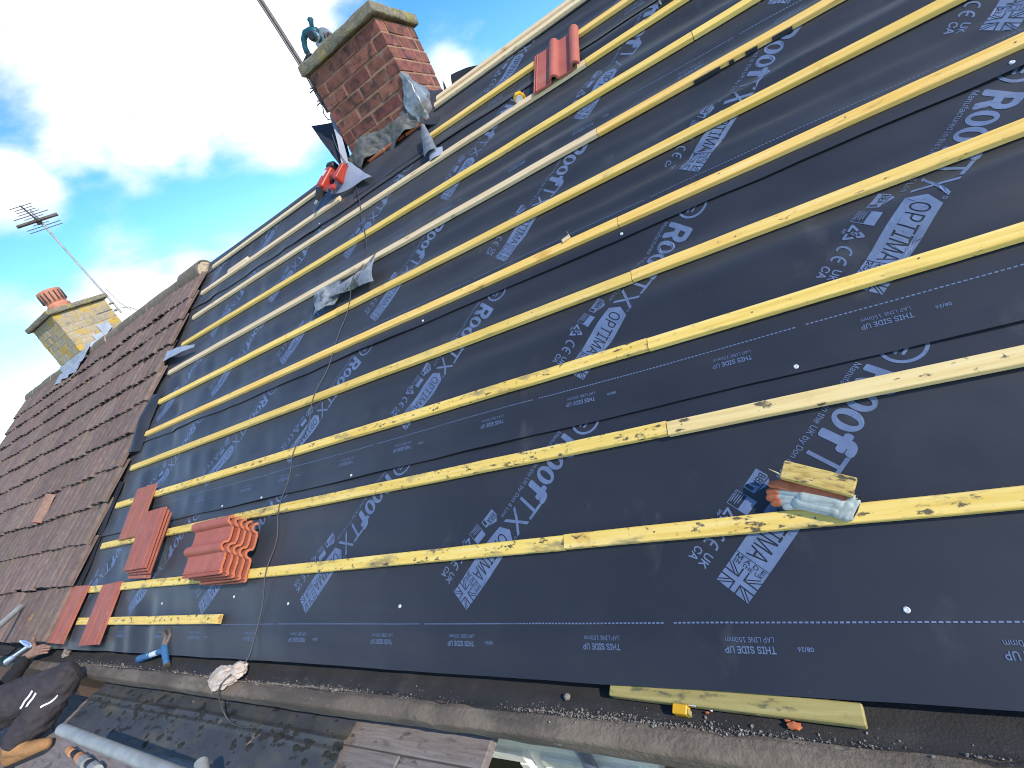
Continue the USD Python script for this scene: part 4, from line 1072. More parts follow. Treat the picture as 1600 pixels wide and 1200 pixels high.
# tape measure by the tenth row
TM = Thing('tape_measure', 'yellow and black tape measure resting above a batten beside the high tile', 'tape measure', W(4.51, 3.13, 0.0))
Mt = roofM(4.515, 3.100, 0.004) @ rot([0, 0, 1], 12)
TM.add('case', xf(prism(Polygon([(-0.035, 0), (0.035, 0), (0.035, 0.03), (0.022, 0.062), (-0.01, 0.07), (-0.035, 0.05)]).buffer(-0.006).buffer(0.006), 0.034, np.array([[1, 0, 0, 0], [0, 0, 1, 0], [0, 1, 0, 0], [0, 0, 0, 1.0]])), Mt), M['yellow'])
TM.add('side_disc', xf(lathe([(0, 0), (0.024, 0), (0.024, 0.003), (0, 0.003)], trans(-0.004, -0.0022, 0.036) @ rot([1, 0, 0], 90)), Mt @ trans(0, 0.0016, 0)), M['white_label'])
TM.add('grip', xf(cbox(-0.030, 0.032, -0.0015, 0.0355, 0.0, 0.008, 0.001), Mt), M['black'])
TM.add('blade', xf(cbox(-0.062, -0.034, 0.007, 0.026, 0.003, 0.0045, 0.0005), Mt), M['yellow'])
# tool at the top edge
ST = Thing('stapler', 'dark and chrome hammer tacker lying above the upper batten at the top edge', 'stapler', W(5.5, 3.15, 0))
Ms = roofM(5.48, 3.105, 0.010) @ rot([0, 0, 1], 8)
ST.add('body', xf(rbox(-0.045, 0.13, 0.0, 0.034, 0.004, 0.030, 0.006), Ms), M['black'], smooth=35)
ST.add('chrome_rail', xf(cbox(-0.05, 0.15, -0.006, -0.0005, 0.0, 0.010, 0.001), Ms), M['steel'])
ST.add('chrome_arm', xf(cbox(-0.034, -0.026, 0.004, 0.030, 0.0305, 0.085, 0.002), Ms), M['steel'])
ST.add('grip', xf(rbox(-0.03, 0.12, 0.004, 0.03, 0.070, 0.094, 0.008), Ms), M['black'], smooth=35)

# broken ridge piece on the old roof
BR = Thing('broken_ridge_piece', 'pale broken piece of old ridge tile lying on the brown tiles', 'broken tile', W(-1.65, 1.15, 0.1))
fb = M_ = None
Mb = roofM(-1.64, 1.045, 0.100) @ rot([0, 0, 1], -4)
a = np.linspace(-1.35, 1.35, 13)
outp = [(0.085 * math.sin(t), 0.085 * math.cos(t) - 0.03) for t in a]; inp = [(0.068 * math.sin(t), 0.068 * math.cos(t) - 0.03) for t in a[::-1]]
BR.add('shell', xf(flip_ok(prism(outp + inp, 0.30, np.array([[1, 0, 0, 0], [0, 0, 1, 0], [0, 1, 0, 0], [0, 0, 0, 1.0]]))), Mb), M['old_terra'], smooth=40)
BR.add('broken_edge', xf(flip_ok(prism(outp + inp, 0.004, np.array([[1, 0, 0, 0], [0, 0, 1, -0.0042], [0, 1, 0, 0], [0, 0, 0, 1.0]]))), Mb), M['tile_edge'])
# lead tongue at the verge
single('lead_tongue', sheet(crumple(lambda S, T: W(0.06 + 0.62 * S, 2.66 - 0.20 * S * 0.6 - (0.13 * (1 - 0.75 * S)) * T, 0.075 - 0.02 * S + 0.012 * np.sin(3 * S)), 0.008, 8, 3), np.linspace(0, 1, 16), np.linspace(0, 1, 6), 0.003), M['blue_lead'],
       'bluish lead tongue sticking out of the old roof edge over the membrane', 'flashing scrap', smooth=50)
# curled membrane at the old roof's edge
single('membrane_curl', sheet(crumple(lambda S, T: W(0.02 + 0.20 * T, 1.52 + 0.62 * S, 0.055 + 0.05 * np.sin(math.pi * T) * (0.4 + 0.6 * np.sin(3.1 * S)) - 0.04 * T), 0.02, 4, 21), np.linspace(0, 1, 26), np.linspace(0, 1, 9), 0.001), M['membrane'],
       'curled loose membrane edge along the broken edge of the old tiles', 'roofing membrane', smooth=60)
single('membrane_upstand', sheet(crumple(lambda S, T: W(-0.06 + 0.16 * T, -0.09 + 1.35 * S, 0.05 * (1 - T) + 0.010 + 0.012 * np.sin(9 * S) * (1 - T)), 0.012, 5, 27), np.linspace(0, 1, 40), np.linspace(0, 1, 7), 0.001), M['membrane'],
       'dark membrane upstand tucked below the lower edge of the old tiles', 'roofing membrane', smooth=60)

# ------------------------------------------------------------------ round the brick chimney
LA_ = Thing('lead_apron', 'crumpled mossy lead apron across the front of the brick chimney', 'flashing', (3.2, 2.92, 7.4))


def apron(S, T):
    x = CX0 - 0.03 + 0.86 * S
    z = 7.615 - 0.05 * S + 0.02 * np.sin(S * 9) - T * (0.185 - 0.03 * S + 0.015 * np.sin(S * 14 + 1)) - 0.07 * (1 - smooth(S, 0, 0.25))
    y = CY0 - 0.006 - T * (0.065 + 0.03 * np.sin(S * 11))
    return np.stack([x, y, z], -1)


LA_.add('apron', sheet(crumple(crumple(apron, 0.026, 8, 40), 0.012, 26, 41), np.linspace(0, 1, 70), np.linspace(0, 1, 22), 0.004), M['dark_lead'], smooth=50)
LA_.add('left_fold', sheet(crumple(lambda S, T: np.stack([CX0 - 0.012 - 0.03 * T, CY0 - 0.05 + 0.22 * S, 7.52 - 0.11 * T + 0.10 * S], -1), 0.014, 12, 44), np.linspace(0, 1, 12), np.linspace(0, 1, 8), 0.004), M['dark_lead'], smooth=50)


def corner_lead(S, T):
    # narrow at the top, widening pouch bent round the front right corner of the stack
    a = S * 2 - 1
    w = 0.045 + 0.15 * smooth(T, 0.0, 0.55) - 0.03 * smooth(T, 0.8, 1.0)
    out_ = 0.018 + 0.055 * np.sin(math.pi * np.clip(T, 0, 1)) ** 0.8 * (1 - 0.6 * a * a) + 0.03 * T
    x = CX1 + out_ * 0.8 + np.minimum(a, 0) * w * 0.75
    y = CY0 - out_ * 0.7 + np.maximum(a, 0) * w * 1.25 + 0.02 * np.maximum(-a, 0)
    z = 7.815 - 0.40 * T - 0.03 * T * np.cos(2.5 * a) + 0.05 * a * T
    return np.stack([x, y, z], -1)


single('lead_corner', sheet(crumple(crumple(corner_lead, 0.030, 7, 50), 0.008, 22, 51), np.linspace(0, 1, 36), np.linspace(0, 1, 40), 0.004), M['lead'], 'shiny crumpled lead sheet bent over the right corner of the brick chimney', 'flashing', smooth=55)
single('lead_strip', sheet(crumple(lambda S, T: W(3.655 + 0.03 * T + (0.035 + 0.085 * T) * S, 3.44 - 0.30 * T, 0.10 - 0.05 * T + 0.018 * np.sin(3 * S)), 0.010, 9, 53), np.linspace(0, 1, 8), np.linspace(0, 1, 14), 0.003), M['lead'],
       'small bright lead strip hanging below the right corner of the brick chimney', 'flashing', smooth=50)
single('underside_tab', sheet(crumple(lambda S, T: W(3.71 + 0.12 * S + 0.02 * T, 3.17 - 0.10 * T, 0.030 + 0.01 * np.sin(4 * S)), 0.006, 9, 57), np.linspace(0, 1, 8), np.linspace(0, 1, 8), 0.001), M['underside'],
       'pale grey membrane tab showing its underside below the lead strip', 'roofing membrane', smooth=50)
single('tile_fillet', cat([xf(cbox(x, x + 0.2 + 0.02 * k, -0.045, 0.0, 0, 0.022, 0.004), frame((0, CY0 - 0.012, 7.424 + 0.004 * (k % 2)), (1, 0, 0), (0, -0.3, 1)) @ trans(0, 0, 0)) for k, x in enumerate((2.93, 3.145, 3.38))]), M['tile_edge'],
       'thin orange tile fillet under the lead apron of the brick chimney', 'tile fillet')


def front_up(S, T):
    x = 2.80 + 0.80 * S
    Pr = W(x, 3.30 + 0.0 * S, 0.012)
    Pw = np.stack([x, CY0 - 0.012 + 0 * x, 7.43 + 0 * x], -1)
    q = T[..., None]
    B = Pr * (1 - q) + Pw * q
    B[..., 2] += 0.018 * np.sin(math.pi * T) * (0.6 + 0.5 * np.sin(S * 7)) - 0.0 * T
    return B


single('chimney_membrane', sheet(crumple(front_up, 0.010, 5, 60), np.linspace(0, 1, 30), np.linspace(0, 1, 14), 0.001), M['membrane'], 'black membrane turned up against the front of the brick chimney', 'roofing membrane', smooth=60)
single('chimney_membrane', sheet(crumple(lambda S, T: np.stack([CX1 + 0.012 + 0.14 * (1 - T) ** 2 + 0 * S, CY0 - 0.10 + 0.36 * S, 7.335 + 0.75 * (0.36 * S) + 0.10 * T + 0.01 * np.sin(9 * S)], -1), 0.012, 6, 63), np.linspace(0, 1, 16), np.linspace(0, 1, 10), 0.001), M['membrane'],
       'black membrane turned up along the right side of the brick chimney', 'roofing membrane', smooth=60)
# dark flap standing left of the chimney, with the pale underside folded forward
single('membrane_flap', sheet(crumple(bilin((2.70, 2.83, 7.47), (2.715, 2.99, 7.54), (2.735, 3.10, 7.87), (2.45, 3.06, 7.975)), 0.010, 5, 70), np.linspace(0, 1, 16), np.linspace(0, 1, 20), 0.001), M['membrane'],
       'dark triangular membrane flap standing up left of the brick chimney', 'roofing membrane', smooth=60)
UF = Thing('folded_underside', 'pale blue grey folded membrane underside at the left foot of the chimney', 'roofing membrane', (2.7, 2.8, 7.3))
UF.add('upright_strip', sheet(crumple(lambda S, T: np.stack([2.748 - 0.028 * S + 0.012 * np.sin(4 * T), 2.885 + 0.165 * T - 0.075 * S * (1 - 0.75 * T), 7.505 + 0.44 * T - 0.01 * S], -1), 0.006, 7, 73), np.linspace(0, 1, 8), np.linspace(0, 1, 22), 0.001), M['underside'], smooth=60)


def underfold(S, T):
    a = np.stack([2.695 + 0.20 * S, 2.935 - 0.15 * S, 7.535 - 0.14 * S], -1)
    b = W(2.50 + 0.57 * S, 3.50 - 0.17 * S, 0.045 + 0 * S)
    q = T[..., None]
    P_ = a * (1 - q) + b * q
    P_[..., 2] += 0.018 * np.sin(math.pi * T) * (0.2 + np.sin(math.pi * S * 1.1)) + 0.016 * np.sin(5 * S + 3 * T)
    return P_


UF.add('fold', sheet(crumple(underfold, 0.014, 5, 76), np.linspace(0, 1, 24), np.linspace(0, 1, 20), 0.001), M['underside'], smooth=60)
single('membrane_flap', sheet(crumple(bilin((3.742, 3.12, 7.50), (3.785, 3.13, 7.52), (3.775, 3.16, 7.64), (3.77, 3.155, 7.655)), 0.006, 9, 80), np.linspace(0, 1, 6), np.linspace(0, 1, 10), 0.001), M['membrane'],
       'small pointed membrane corner sticking up right of the brick chimney', 'roofing membrane', smooth=60)
single('membrane_flap', sheet(crumple(lambda S, T: np.stack([3.79 + 0.30 * S + 0.05 * T * (1 - S), 3.19 + 0.03 * np.sin(3 * S), 7.53 + 0.125 * T * (1 - 0.55 * S ** 2) + 0.01 * S], -1), 0.008, 6, 83), np.linspace(0, 1, 16), np.linspace(0, 1, 8), 0.001), M['membrane'],
       'rounded loose membrane flap rising behind the topmost batten near the chimney', 'roofing membrane', smooth=60)

# red cordless nailer left of the chimney
NG = Thing('nail_gun', 'red and black cordless nail gun lying left of the brick chimney', 'nail gun', (2.45, 2.9, 7.35))
Mg = frame(W(2.47, 3.64, 0.105), W(-0.16, -0.33, 0.0) - W(0, 0, 0), W(0.35, -0.3, 1.0) - W(0, 0, 0)) @ rot([1, 0, 0], 25) @ np.diag([1.2, 1.2, 1.2, 1.0])
gp = NG.add('motor_body', xf(rbox(-0.10, 0.085, -0.045, 0.045, -0.038, 0.045, 0.022), Mg), M['red'], smooth=40)
NG.add('rear_cap', xf(rbox(-0.148, -0.092, -0.050, 0.050, -0.043, 0.050, 0.022), Mg), M['black'], smooth=40, parent=gp)
NG.add('nose', xf(hull([(0.08, -0.03, -0.03), (0.08, 0.03, -0.03), (0.08, 0.03, 0.035), (0.08, -0.03, 0.035), (0.17, -0.014, -0.018), (0.17, 0.014, -0.018), (0.17, 0.014, 0.012), (0.17, -0.014, 0.012)]), Mg), M['black'], parent=gp)
NG.add('nose_tip', xf(cbox(0.168, 0.205, -0.008, 0.008, -0.012, 0.004, 0.002), Mg), M['steel'], parent=gp)
NG.add('handle', xf(rbox(-0.06, -0.015, 0.040, 0.175, -0.018, 0.022, 0.014), Mg), M['red'], smooth=40)
NG.add('trigger', xf(rbox(-0.012, 0.004, 0.055, 0.085, -0.008, 0.012, 0.005), Mg), M['black'])
NG.add('battery', xf(rbox(-0.105, 0.03, 0.165, 0.215, -0.036, 0.038, 0.010), Mg), M['red'], smooth=40)
NG.add('magazine', xf(cbox(0.06, 0.10, 0.045, 0.200, -0.012, 0.014, 0.004), Mg), M['red'])
NG.add('blue_catch', xf(cbox(0.101, 0.112, 0.10, 0.125, -0.010, 0.010, 0.002), Mg), M['blue'])
NG.add('label', xf(cbox(-0.06, -0.01, -0.018, 0.018, 0.0452, 0.0462, 0.0003), Mg), M['white_label'])

# teal cordless saw on the cap
SW = Thing('cordless_saw', 'teal and black cordless saw standing on the brick chimney cap', 'power saw', (2.92, 3.02, 8.32))
Mw = frame((2.905, 3.02, 8.325), (1, 0.15, 0), (0, 0, 1))
SW.add('shoe', xf(cbox(-0.02, 0.20, -0.05, 0.07, 0.0, 0.006, 0.002), Mw), M['aluminium'])
SW.add('battery', xf(rbox(-0.135, -0.03, -0.030, 0.036, 0.012, 0.075, 0.014) , Mw @ rot([0, 1, 0], -22)), M['black'], smooth=40)
SW.add('rear_handle', tube(np.array([(-0.075, 0, 0.06), (-0.070, 0, 0.10), (-0.045, 0, 0.150), (-0.005, 0, 0.175), (0.045, 0, 0.165), (0.09, 0, 0.13)]) @ Mw[:3, :3].T + Mw[:3, 3], [0.024, 0.022, 0.024, 0.028, 0.032, 0.036], 12), M['teal'], smooth=True)
SW.add('front_knob', tube(np.array([(0.065, 0, 0.165), (0.085, 0, 0.205), (0.092, 0, 0.228), (0.095, 0, 0.24)]) @ Mw[:3, :3].T + Mw[:3, 3], [0.018, 0.018, 0.026, 0.017], 12), M['teal'], smooth=True)
mo = SW.add('motor', xf(lathe([(0, 0), (0.032, 0), (0.036, 0.01), (0.036, 0.09), (0.030, 0.10), (0, 0.10)], trans(0.085, -0.01, 0.085) @ rot([1, 0, 0], 90)), Mw), M['teal'], smooth=40)
SW.add('motor_band', xf(lathe([(0.0362, 0), (0.0385, 0.003), (0.0385, 0.025), (0.0362, 0.028)], trans(0.085, -0.05, 0.085) @ rot([1, 0, 0], 90)), Mw), M['steel'], parent=mo, smooth=40)
SW.add('motor_cap', xf(lathe([(0, 0), (0.034, 0), (0.030, 0.012), (0, 0.012)], trans(0.085, -0.1105, 0.085) @ rot([1, 0, 0], 90)), Mw), M['black'], parent=mo)
SW.add('blade_guard', xf(lathe([(0, 0), (0.082, 0), (0.085, 0.006), (0.085, 0.026), (0.08, 0.03), (0, 0.03)], trans(0.10, 0.06, 0.075) @ rot([1, 0, 0], 90), 30), Mw), M['aluminium'], smooth=40)
SW.add('front_bracket', xf(cat([cbox(0.15, 0.166, -0.035, -0.02, 0.006, 0.085, 0.003), cbox(0.178, 0.19, -0.03, -0.018, 0.006, 0.075, 0.003), cbox(0.14, 0.20, -0.03, 0.01, 0.05, 0.07, 0.003)]), Mw), M['dark_steel'])

# aerial mast on the brick chimney
A1 = Thing('aerial_mast', 'dark aerial pole clamped to the left side of the brick chimney', 'aerial mast', (2.66, 3.1, 8.0))
A1.add('pole', tube([(2.664, 3.10, 7.985), (2.668, 3.10, 8.30), (2.585, 3.10, 9.02), (2.47, 3.10, 10.0)][:2] + [(2.63, 3.10, 8.72), (2.572, 3.10, 9.25), (2.50, 3.10, 9.9)], 0.0165, 12), M['dark_steel'], smooth=True)
for z in (8.075, 8.185):
    br = A1.add('bracket_arm', cbox(2.664, 2.776, 3.085, 3.115, z - 0.012, z + 0.012, 0.003), M['dark_steel'])
    A1.add('clamp', lathe([(0.0168, -0.018), (0.026, -0.018), (0.026, 0.018), (0.0168, 0.018)], trans(2.665, 3.10, z), 12), M['dark_steel'], parent=br)
    A1.add('bolt', tube([(2.60, 3.085, z), (2.70, 3.085, z)], 0.005, 8), M['dark_steel'], parent=br)
    A1.add('bolt', tube([(2.655, 3.04, z + 0.01), (2.655, 3.15, z + 0.01)], 0.005, 8), M['dark_steel'], parent=br)
A1.add('wall_plate', cbox(2.760, 2.771, 3.05, 3.15, 8.03, 8.24, 0.003), M['dark_steel'])
A1.add('cable_loop', tube([(2.664, 3.085, 8.06), (2.625, 3.08, 7.99), (2.64, 3.075, 7.93), (2.70, 3.07, 7.91), (2.745, 3.07, 7.95)], 0.004, 6), M['black'], smooth=True)
A1.add('taped_cable', tube([(2.648, 3.087, 8.06), (2.650, 3.085, 8.30), (2.612, 3.085, 8.72), (2.554, 3.085, 9.25), (2.482, 3.085, 9.9)], 0.005, 6), M['black'], smooth=True)

# television aerial behind the lichened chimney
A2 = Thing('tv_aerial', 'thin television aerial on a long pole above the lichened chimney', 'television aerial', (-3.35, 3.72, 8.0))
p0, p1 = np.array([-3.345, 3.735, 7.93]), np.array([-3.615, 3.72, 9.80])
A2.add('pole', tube([p0, p0 * 0.5 + p1 * 0.5, p1], 0.015, 10), M['galv'], smooth=True)
cen = np.array([-3.588, 3.70, 9.616])
bd = np.array([0.855, -0.518, 0.0]); bd /= np.linalg.norm(bd)
ed = np.cross(bd, [0, 0, 1]); ed /= np.linalg.norm(ed)
boom = A2.add('boom', tube([cen - bd * 0.46, cen + bd * 0.82], 0.011, 8), M['galv'], smooth=True)
for t, L, r in ((-0.44, 0.46, 0.006), (-0.28, 0.46, 0.006), (-0.14, 0.22, 0.005), (0.10, 0.24, 0.005), (0.22, 0.24, 0.005), (0.34, 0.44, 0.006), (0.46, 0.26, 0.005), (0.57, 0.24, 0.005), (0.68, 0.22, 0.005), (0.80, 0.26, 0.005)):
    A2.add('element', tube([cen + bd * t - ed * L / 2, cen + bd * t + ed * L / 2], r, 6), M['dark_steel'], parent=boom)
A2.add('dipole', tube([cen + bd * 0.04 - ed * 0.27, cen + bd * 0.04 + ed * 0.27], 0.026, 8), M['dark_steel'], parent=boom, smooth=True)
A2.add('mast_clamp', rbox(*(np.array([[-0.03, 0.03], [-0.03, 0.03], [-0.05, 0.05]]) + cen[:, None]).ravel(), 0.01), M['dark_steel'])
for z in (8.00, 8.12):
    A2.add('chimney_bracket', cbox(-3.424, -3.335, 3.69, 3.735, z - 0.012, z + 0.012, 0.003), M['galv'])
A2.add('lashing', cat([cbox(-3.432, -3.4245, 3.45, 3.70, 8.03, 8.045, 0.001), tube([(-3.345, 3.76, 8.0), (-3.30, 3.86, 7.97), (-3.2, 3.95, 7.80)], 0.006, 6), tube([(-3.34, 3.76, 8.35), (-3.31, 3.78, 8.1), (-3.25, 3.84, 7.9)], 0.005, 6)]), M['dark_steel'])

# ------------------------------------------------------------------ things in the gutter
HM = Thing('claw_hammer', 'blue handled claw hammer lying in the gutter against the membrane', 'hammer', (1.8, -0.07, E - 0.1))
ha, hb = np.array([1.575, -0.108, E - 0.092]), np.array([1.905, -0.066, E - 0.050])
ax = (hb - ha) / np.linalg.norm(hb - ha)
HM.add('grip', tube([ha, ha + ax * 0.03, ha + ax * 0.10, ha + ax * 0.165], [0.021, 0.022, 0.0185, 0.021], 12), M['blue'], smooth=True)
HM.add('grip_spot', (lambda b: b)(blob(ha + ax * 0.15 + np.array([0, -0.006, 0.012]), 0.008, 0.05, 2, 1, 2)), M['white_label'], smooth=True)
HM.add('shaft', tube([ha + ax * 0.16, ha + ax * 0.26], [0.0165, 0.0165], 12), M['white_label'], smooth=True)
HM.add('neck', tube([ha + ax * 0.255, ha + ax * 0.315], [0.0168, 0.020], 12), M['blue'], smooth=True)
face, cl = np.array([1.985, -0.125, E - 0.098]), np.array([1.83, 0.012, E + 0.020])
hd = HM.add('head', tube([face, face + (hb - face) * 0.30, hb * 0.9 + face * 0.1, hb + (cl - hb) * 0.25], [0.0185, 0.0170, 0.0205, 0.0180], 12), M['blue'], smooth=True)
HM.add('striking_face', tube([face - (hb - face) * 0.10, face], [0.0195, 0.0195], 14), M['dark_steel'], parent=hd)
for s in (-1, 1):
    o_ = np.array([0.008, 0.010, -0.003]) * s
    HM.add('claw', tube([hb + (cl - hb) * 0.2 + o_ * 0.4, hb + (cl - hb) * 0.55 + o_ + np.array([0.030, 0.018, 0.008]), hb + (cl - hb) * 0.85 + o_ * 1.3 + np.array([0.022, 0.014, 0.006]), cl + o_ * 1.6 + np.array([-0.012, 0, 0])], [0.0165, 0.0150, 0.0120, 0.006], 8), M['dark_steel'], parent=hd, smooth=True)
LB = Thing('loose_batten', 'loose greenish batten lying in the gutter under the membrane edge', 'roofing batten', (5.15, -0.08, E - 0.1))
Ml = frame((4.835, -0.083, E - 0.094), (0.655, -0.030, 0.006), (0, -0.28, 1))
LB.add('batten', xf(cbox(0.0, 0.655, -0.022, 0.026, -0.024, 0.004, 0.003), Ml), M['green_timber'])
LB.add('knot', xf(lathe([(0, 0), (0.006, 0), (0.006, 0.0008), (0, 0.001)], trans(0.42, -0.0221, -0.010) @ rot([1, 0, 0], 90), 10), Ml), M['endgrain'])
YB = Thing('yellow_box', 'small yellow plastic box with clear corner lying in the gutter by the loose batten', 'plastic box', (5.05, -0.11, E - 0.11))
My = frame((5.053, -0.126, E - 0.108), (0.96, -0.10, 0.1), (0.1, -0.25, 1))
YB.add('box', xf(cbox(-0.021, 0.021, -0.012, 0.013, -0.012, 0.013, 0.002), My), M['yellow'])
YB.add('clear_end', xf(cbox(0.0213, 0.026, -0.011, 0.004, -0.011, 0.010, 0.001), My), M['green_timber'])
YB.add('tab', xf(cbox(0.020, 0.042, 0.0135, 0.0155, 0.002, 0.005, 0.0005), My), M['white_label'])
chips = [(5.333, -0.135, 0.014, 'terra_chip', 'larger orange tile chip in the gutter grit right of the yellow box', 'tile chip'), (5.318, -0.120, 0.006, 'terra_chip', 'smaller orange tile chip just above the larger chip in the gutter', 'tile chip'),
         (4.682, -0.108, 0.012, 'grit', 'triangular pale stone chip in the gutter left of the yellow box', 'stone chip'), (5.13, -0.110, 0.005, 'white_label', 'tiny white stone chip between yellow box and loose batten', 'stone chip'), (5.12, -0.118, 0.004, 'terra_chip', 'tiny orange crumb right beside the yellow box', 'tile chip'),
         (0.245, -0.100, 0.036, 'grit', 'round pale stone in the gutter below the first flat tile', 'stone'), (1.35, -0.135, 0.009, 'grit', 'pale pebble in the gutter left of the hammer', 'stone')]
for x, y, r, mk, lab, c in chips:
    v, f = blob((0, 0, 0), r, 0.55, 2.0, int(x * 100), 1 if r < 0.03 else 2, (1.25, 0.8, 0.55) if mk == 'terra_chip' else (1, 0.9, 0.75))
    zz = -0.121 if y > -0.145 else -0.112
    single('tile_chip' if c == 'tile chip' else 'stone_chip', (v + np.array([x, y, E + zz + r * 0.45]), f), M[mk], lab, c)

# ------------------------------------------------------------------ scaffold
BZ = E - 0.29
for r, (y0, y1, x0, x1) in enumerate(((-0.49, -0.275, -2.2, 4.33), (-0.72, -0.495, -2.2, 7.6), (-0.95, -0.725, -2.2, 7.6), (-1.18, -0.955, -2.2, 7.6), (-1.41, -1.185, -2.2, 7.6), (-0.27, -0.055, 3.05, 4.32))):
    xs = [x0] + [x for x in ([0.95, 3.93] if r % 2 == 0 else [2.4, 5.2]) if x0 < x < x1 - 0.2] + [x1]
    for i in range(len(xs) - 1):
        w = ['nearest the gutter', 'second out from the gutter', 'third out from the gutter', 'fourth out from the gutter', 'outermost of the platform', 'tucked under the gutter by the window'][r]
        single('scaffold_board', cbox(xs[i] + 0.003, xs[i + 1] - 0.003, y0, y1, BZ - 0.038, BZ + rng.uniform(-0.002, 0.002), 0.004), M['board'], f'weathered scaffold board, {w}, length {["at the left end", "in the middle", "at the right end"][i if i < len(xs) - 2 else 2] if len(xs) > 2 else "beside the grey sheet"}', 'scaffold board', group='boards of the scaffold platform')
# ribbed grey sheet on the boards
GS = Thing('ribbed_sheet', 'dirty grey ribbed sheet with black moss lying below the gutter', 'ribbed sheet', (2.3, -0.25, BZ))


def ribbed(S, T):
    x = 0.95 + 2.66 * S; w = T * 0.43
    rib = 0.016 * np.exp(-((w - 0.045) / 0.013) ** 2) + 0.016 * np.exp(-((w - 0.24) / 0.013) ** 2) + 0.009 * np.exp(-((w - 0.275) / 0.010) ** 2)
    y = -0.035 - w + 0.004 * np.sin(x * 3)
    z = BZ + 0.018 + rib + 0.010 * (1 - T) + 0.010 * (meshkit.fbm(np.stack([x * 2, w * 6, 0 * x], -1), 3, 5) - 0.5)
    return np.stack([x + 0.04 * T, y, z], -1)


GS.add('sheet', sheet(ribbed, np.linspace(0, 1, 110), np.linspace(0, 1, 60), 0.003), M['grey_sheet'], smooth=40)
mv, mf, o = [], [], 0
for i in range(520):
    S_, T_ = rng.random(), min(0.97, max(0.02, rng.choice([0.11, 0.13, 0.60, 0.66, rng.random(), rng.random()]) + rng.gauss(0, 0.03)))
    p = ribbed(np.array([[S_]]), np.array([[T_]]))[0, 0]
    r = 0.004 + 0.016 * rng.random() ** 3
    v, f = blob((0, 0, 0), r, 0.6, 2.2, i, 1, (1.3, 1, 0.35))
    mv.append(v + p + np.array([0, 0, 0.002])); mf.append(f + o); o += len(v)
GS.add('moss_clump', (np.vstack(mv), np.vstack(mf)), M['moss'], kind='stuff')


def coupler(T, c, ax_dir, parent=None):
    p = T.add('coupler', pipe(np.array(c) - np.array(ax_dir) * 0.03, np.array(c) + np.array(ax_dir) * 0.03, 0.034, 0.009, 16), M['galv'], parent=parent)
    up = np.cross(ax_dir, [0, 0, 1]); up /= np.linalg.norm(up)
    T.add('coupler_bolt', tube([np.array(c) + up * 0.03 + np.array([0, 0, -0.05]), np.array(c) + up * 0.03 + np.array([0, 0, 0.05])], 0.008, 8), M['rust'], parent=p)
    T.add('coupler_nut', tube([np.array(c) + up * 0.03 + np.array([0, 0, 0.03]), np.array(c) + up * 0.03 + np.array([0, 0, 0.05])], 0.014, 6), M['galv'], parent=p)


T1 = Thing('scaffold_tube', 'galvanised scaffold tube with open end beside the worker\'s boot', 'scaffold tube', (3.0, -0.63, 5.3))
T1.add('tube', pipe((2.32, -0.625, 5.375), (5.2, -0.66, 5.25), 0.0242, 0.004), M['galv'], smooth=40)
T1b = Thing('scaffold_coupler', 'orange and steel scaffold coupler on the boards under the galvanised tube', 'scaffold coupler', (2.0, -0.62, BZ))
for i, (dx, mk, r) in enumerate(((0.0, 'rust', 0.020), (0.06, 'black', 0.018), (0.12, 'rust', 0.024), (0.17, 'galv', 0.027), (0.23, 'black', 0.022), (0.28, 'galv', 0.030))):
    T1b.add(['bolt', 'jaw', 'nut', 'collar', 'jaw', 'collar'][i], tube([(1.46 + dx * 1.6, -0.575 - dx * 0.12, BZ + 0.05), (1.46 + dx * 1.6 + 0.075, -0.575 - dx * 0.12 - 0.01, BZ + 0.05)], r, 10), M[mk])
T2 = Thing('scaffold_tube', 'short pale scaffold tube end poking up at the bottom edge by the ribbed sheet', 'scaffold tube', (3.4, -0.6, 5.2))
T2.add('tube', pipe((3.315, -0.560, 5.235), (3.62, -0.74, 5.17), 0.0242, 0.004), M['galv'], smooth=40)
T3 = Thing('scaffold_tube', 'pale scaffold tube end projecting over the old tiles at the left edge', 'scaffold tube', (-0.9, 0.1, 5.4))
T3.add('tube', pipe((-0.945, 0.110, 5.400), (-0.45, -0.55, 5.400), 0.0242, 0.004), M['galv'], smooth=40)
DP = Thing('downpipe', 'grey blue downpipe bending back under the gutter in front of the window', 'downpipe', (4.66, -0.1, E - 0.5))
DP.add('swan_neck', tube([(4.640, -0.150, E - 0.205), (4.640, -0.150, E - 0.26), (4.630, -0.13, E - 0.31), (4.56, -0.075, E - 0.60), (4.555, -0.07, E - 0.70), (4.555, -0.07, 0.1)], 0.024, 14), M['pvc_pipe'], smooth=True)
DP.add('outlet_collar', tube([(4.640, -0.150, E - 0.235), (4.640, -0.150, E - 0.275)], 0.029, 16), M['pvc_pipe'])

# ------------------------------------------------------------------ the worker crouching at the old roof's edge
PR = Thing('person', 'crouching worker in dark work trousers and black sleeves reaching to the flat tile', 'person', (0.6, -0.6, BZ))
V = lambda *a: np.array(a, float)
ankle, heel, toe = V(0.86, -0.665, BZ + 0.105), V(0.80, -0.70, BZ + 0.045), V(1.075, -0.585, BZ + 0.040)
knee, hip = V(1.02, -0.335, 5.175), V(0.60, -0.60, 5.225)
hip2, knee2, ankle2, toe2 = V(0.50, -0.74, 5.20), V(0.62, -1.02, 4.985), V(0.22, -1.00, 4.985), V(0.12, -0.99, 4.93)
pelvis, waist, chest, neck, head = V(0.53, -0.67, 5.24), V(0.36, -0.66, 5.36), V(0.12, -0.62, 5.52), V(0.00, -0.58, 5.62), V(-0.08, -0.52, 5.72)
shL, elL, wrL = V(-0.02, -0.52, 5.40), V(-0.14, -0.435, 5.085), V(-0.235, -0.195, 5.165)
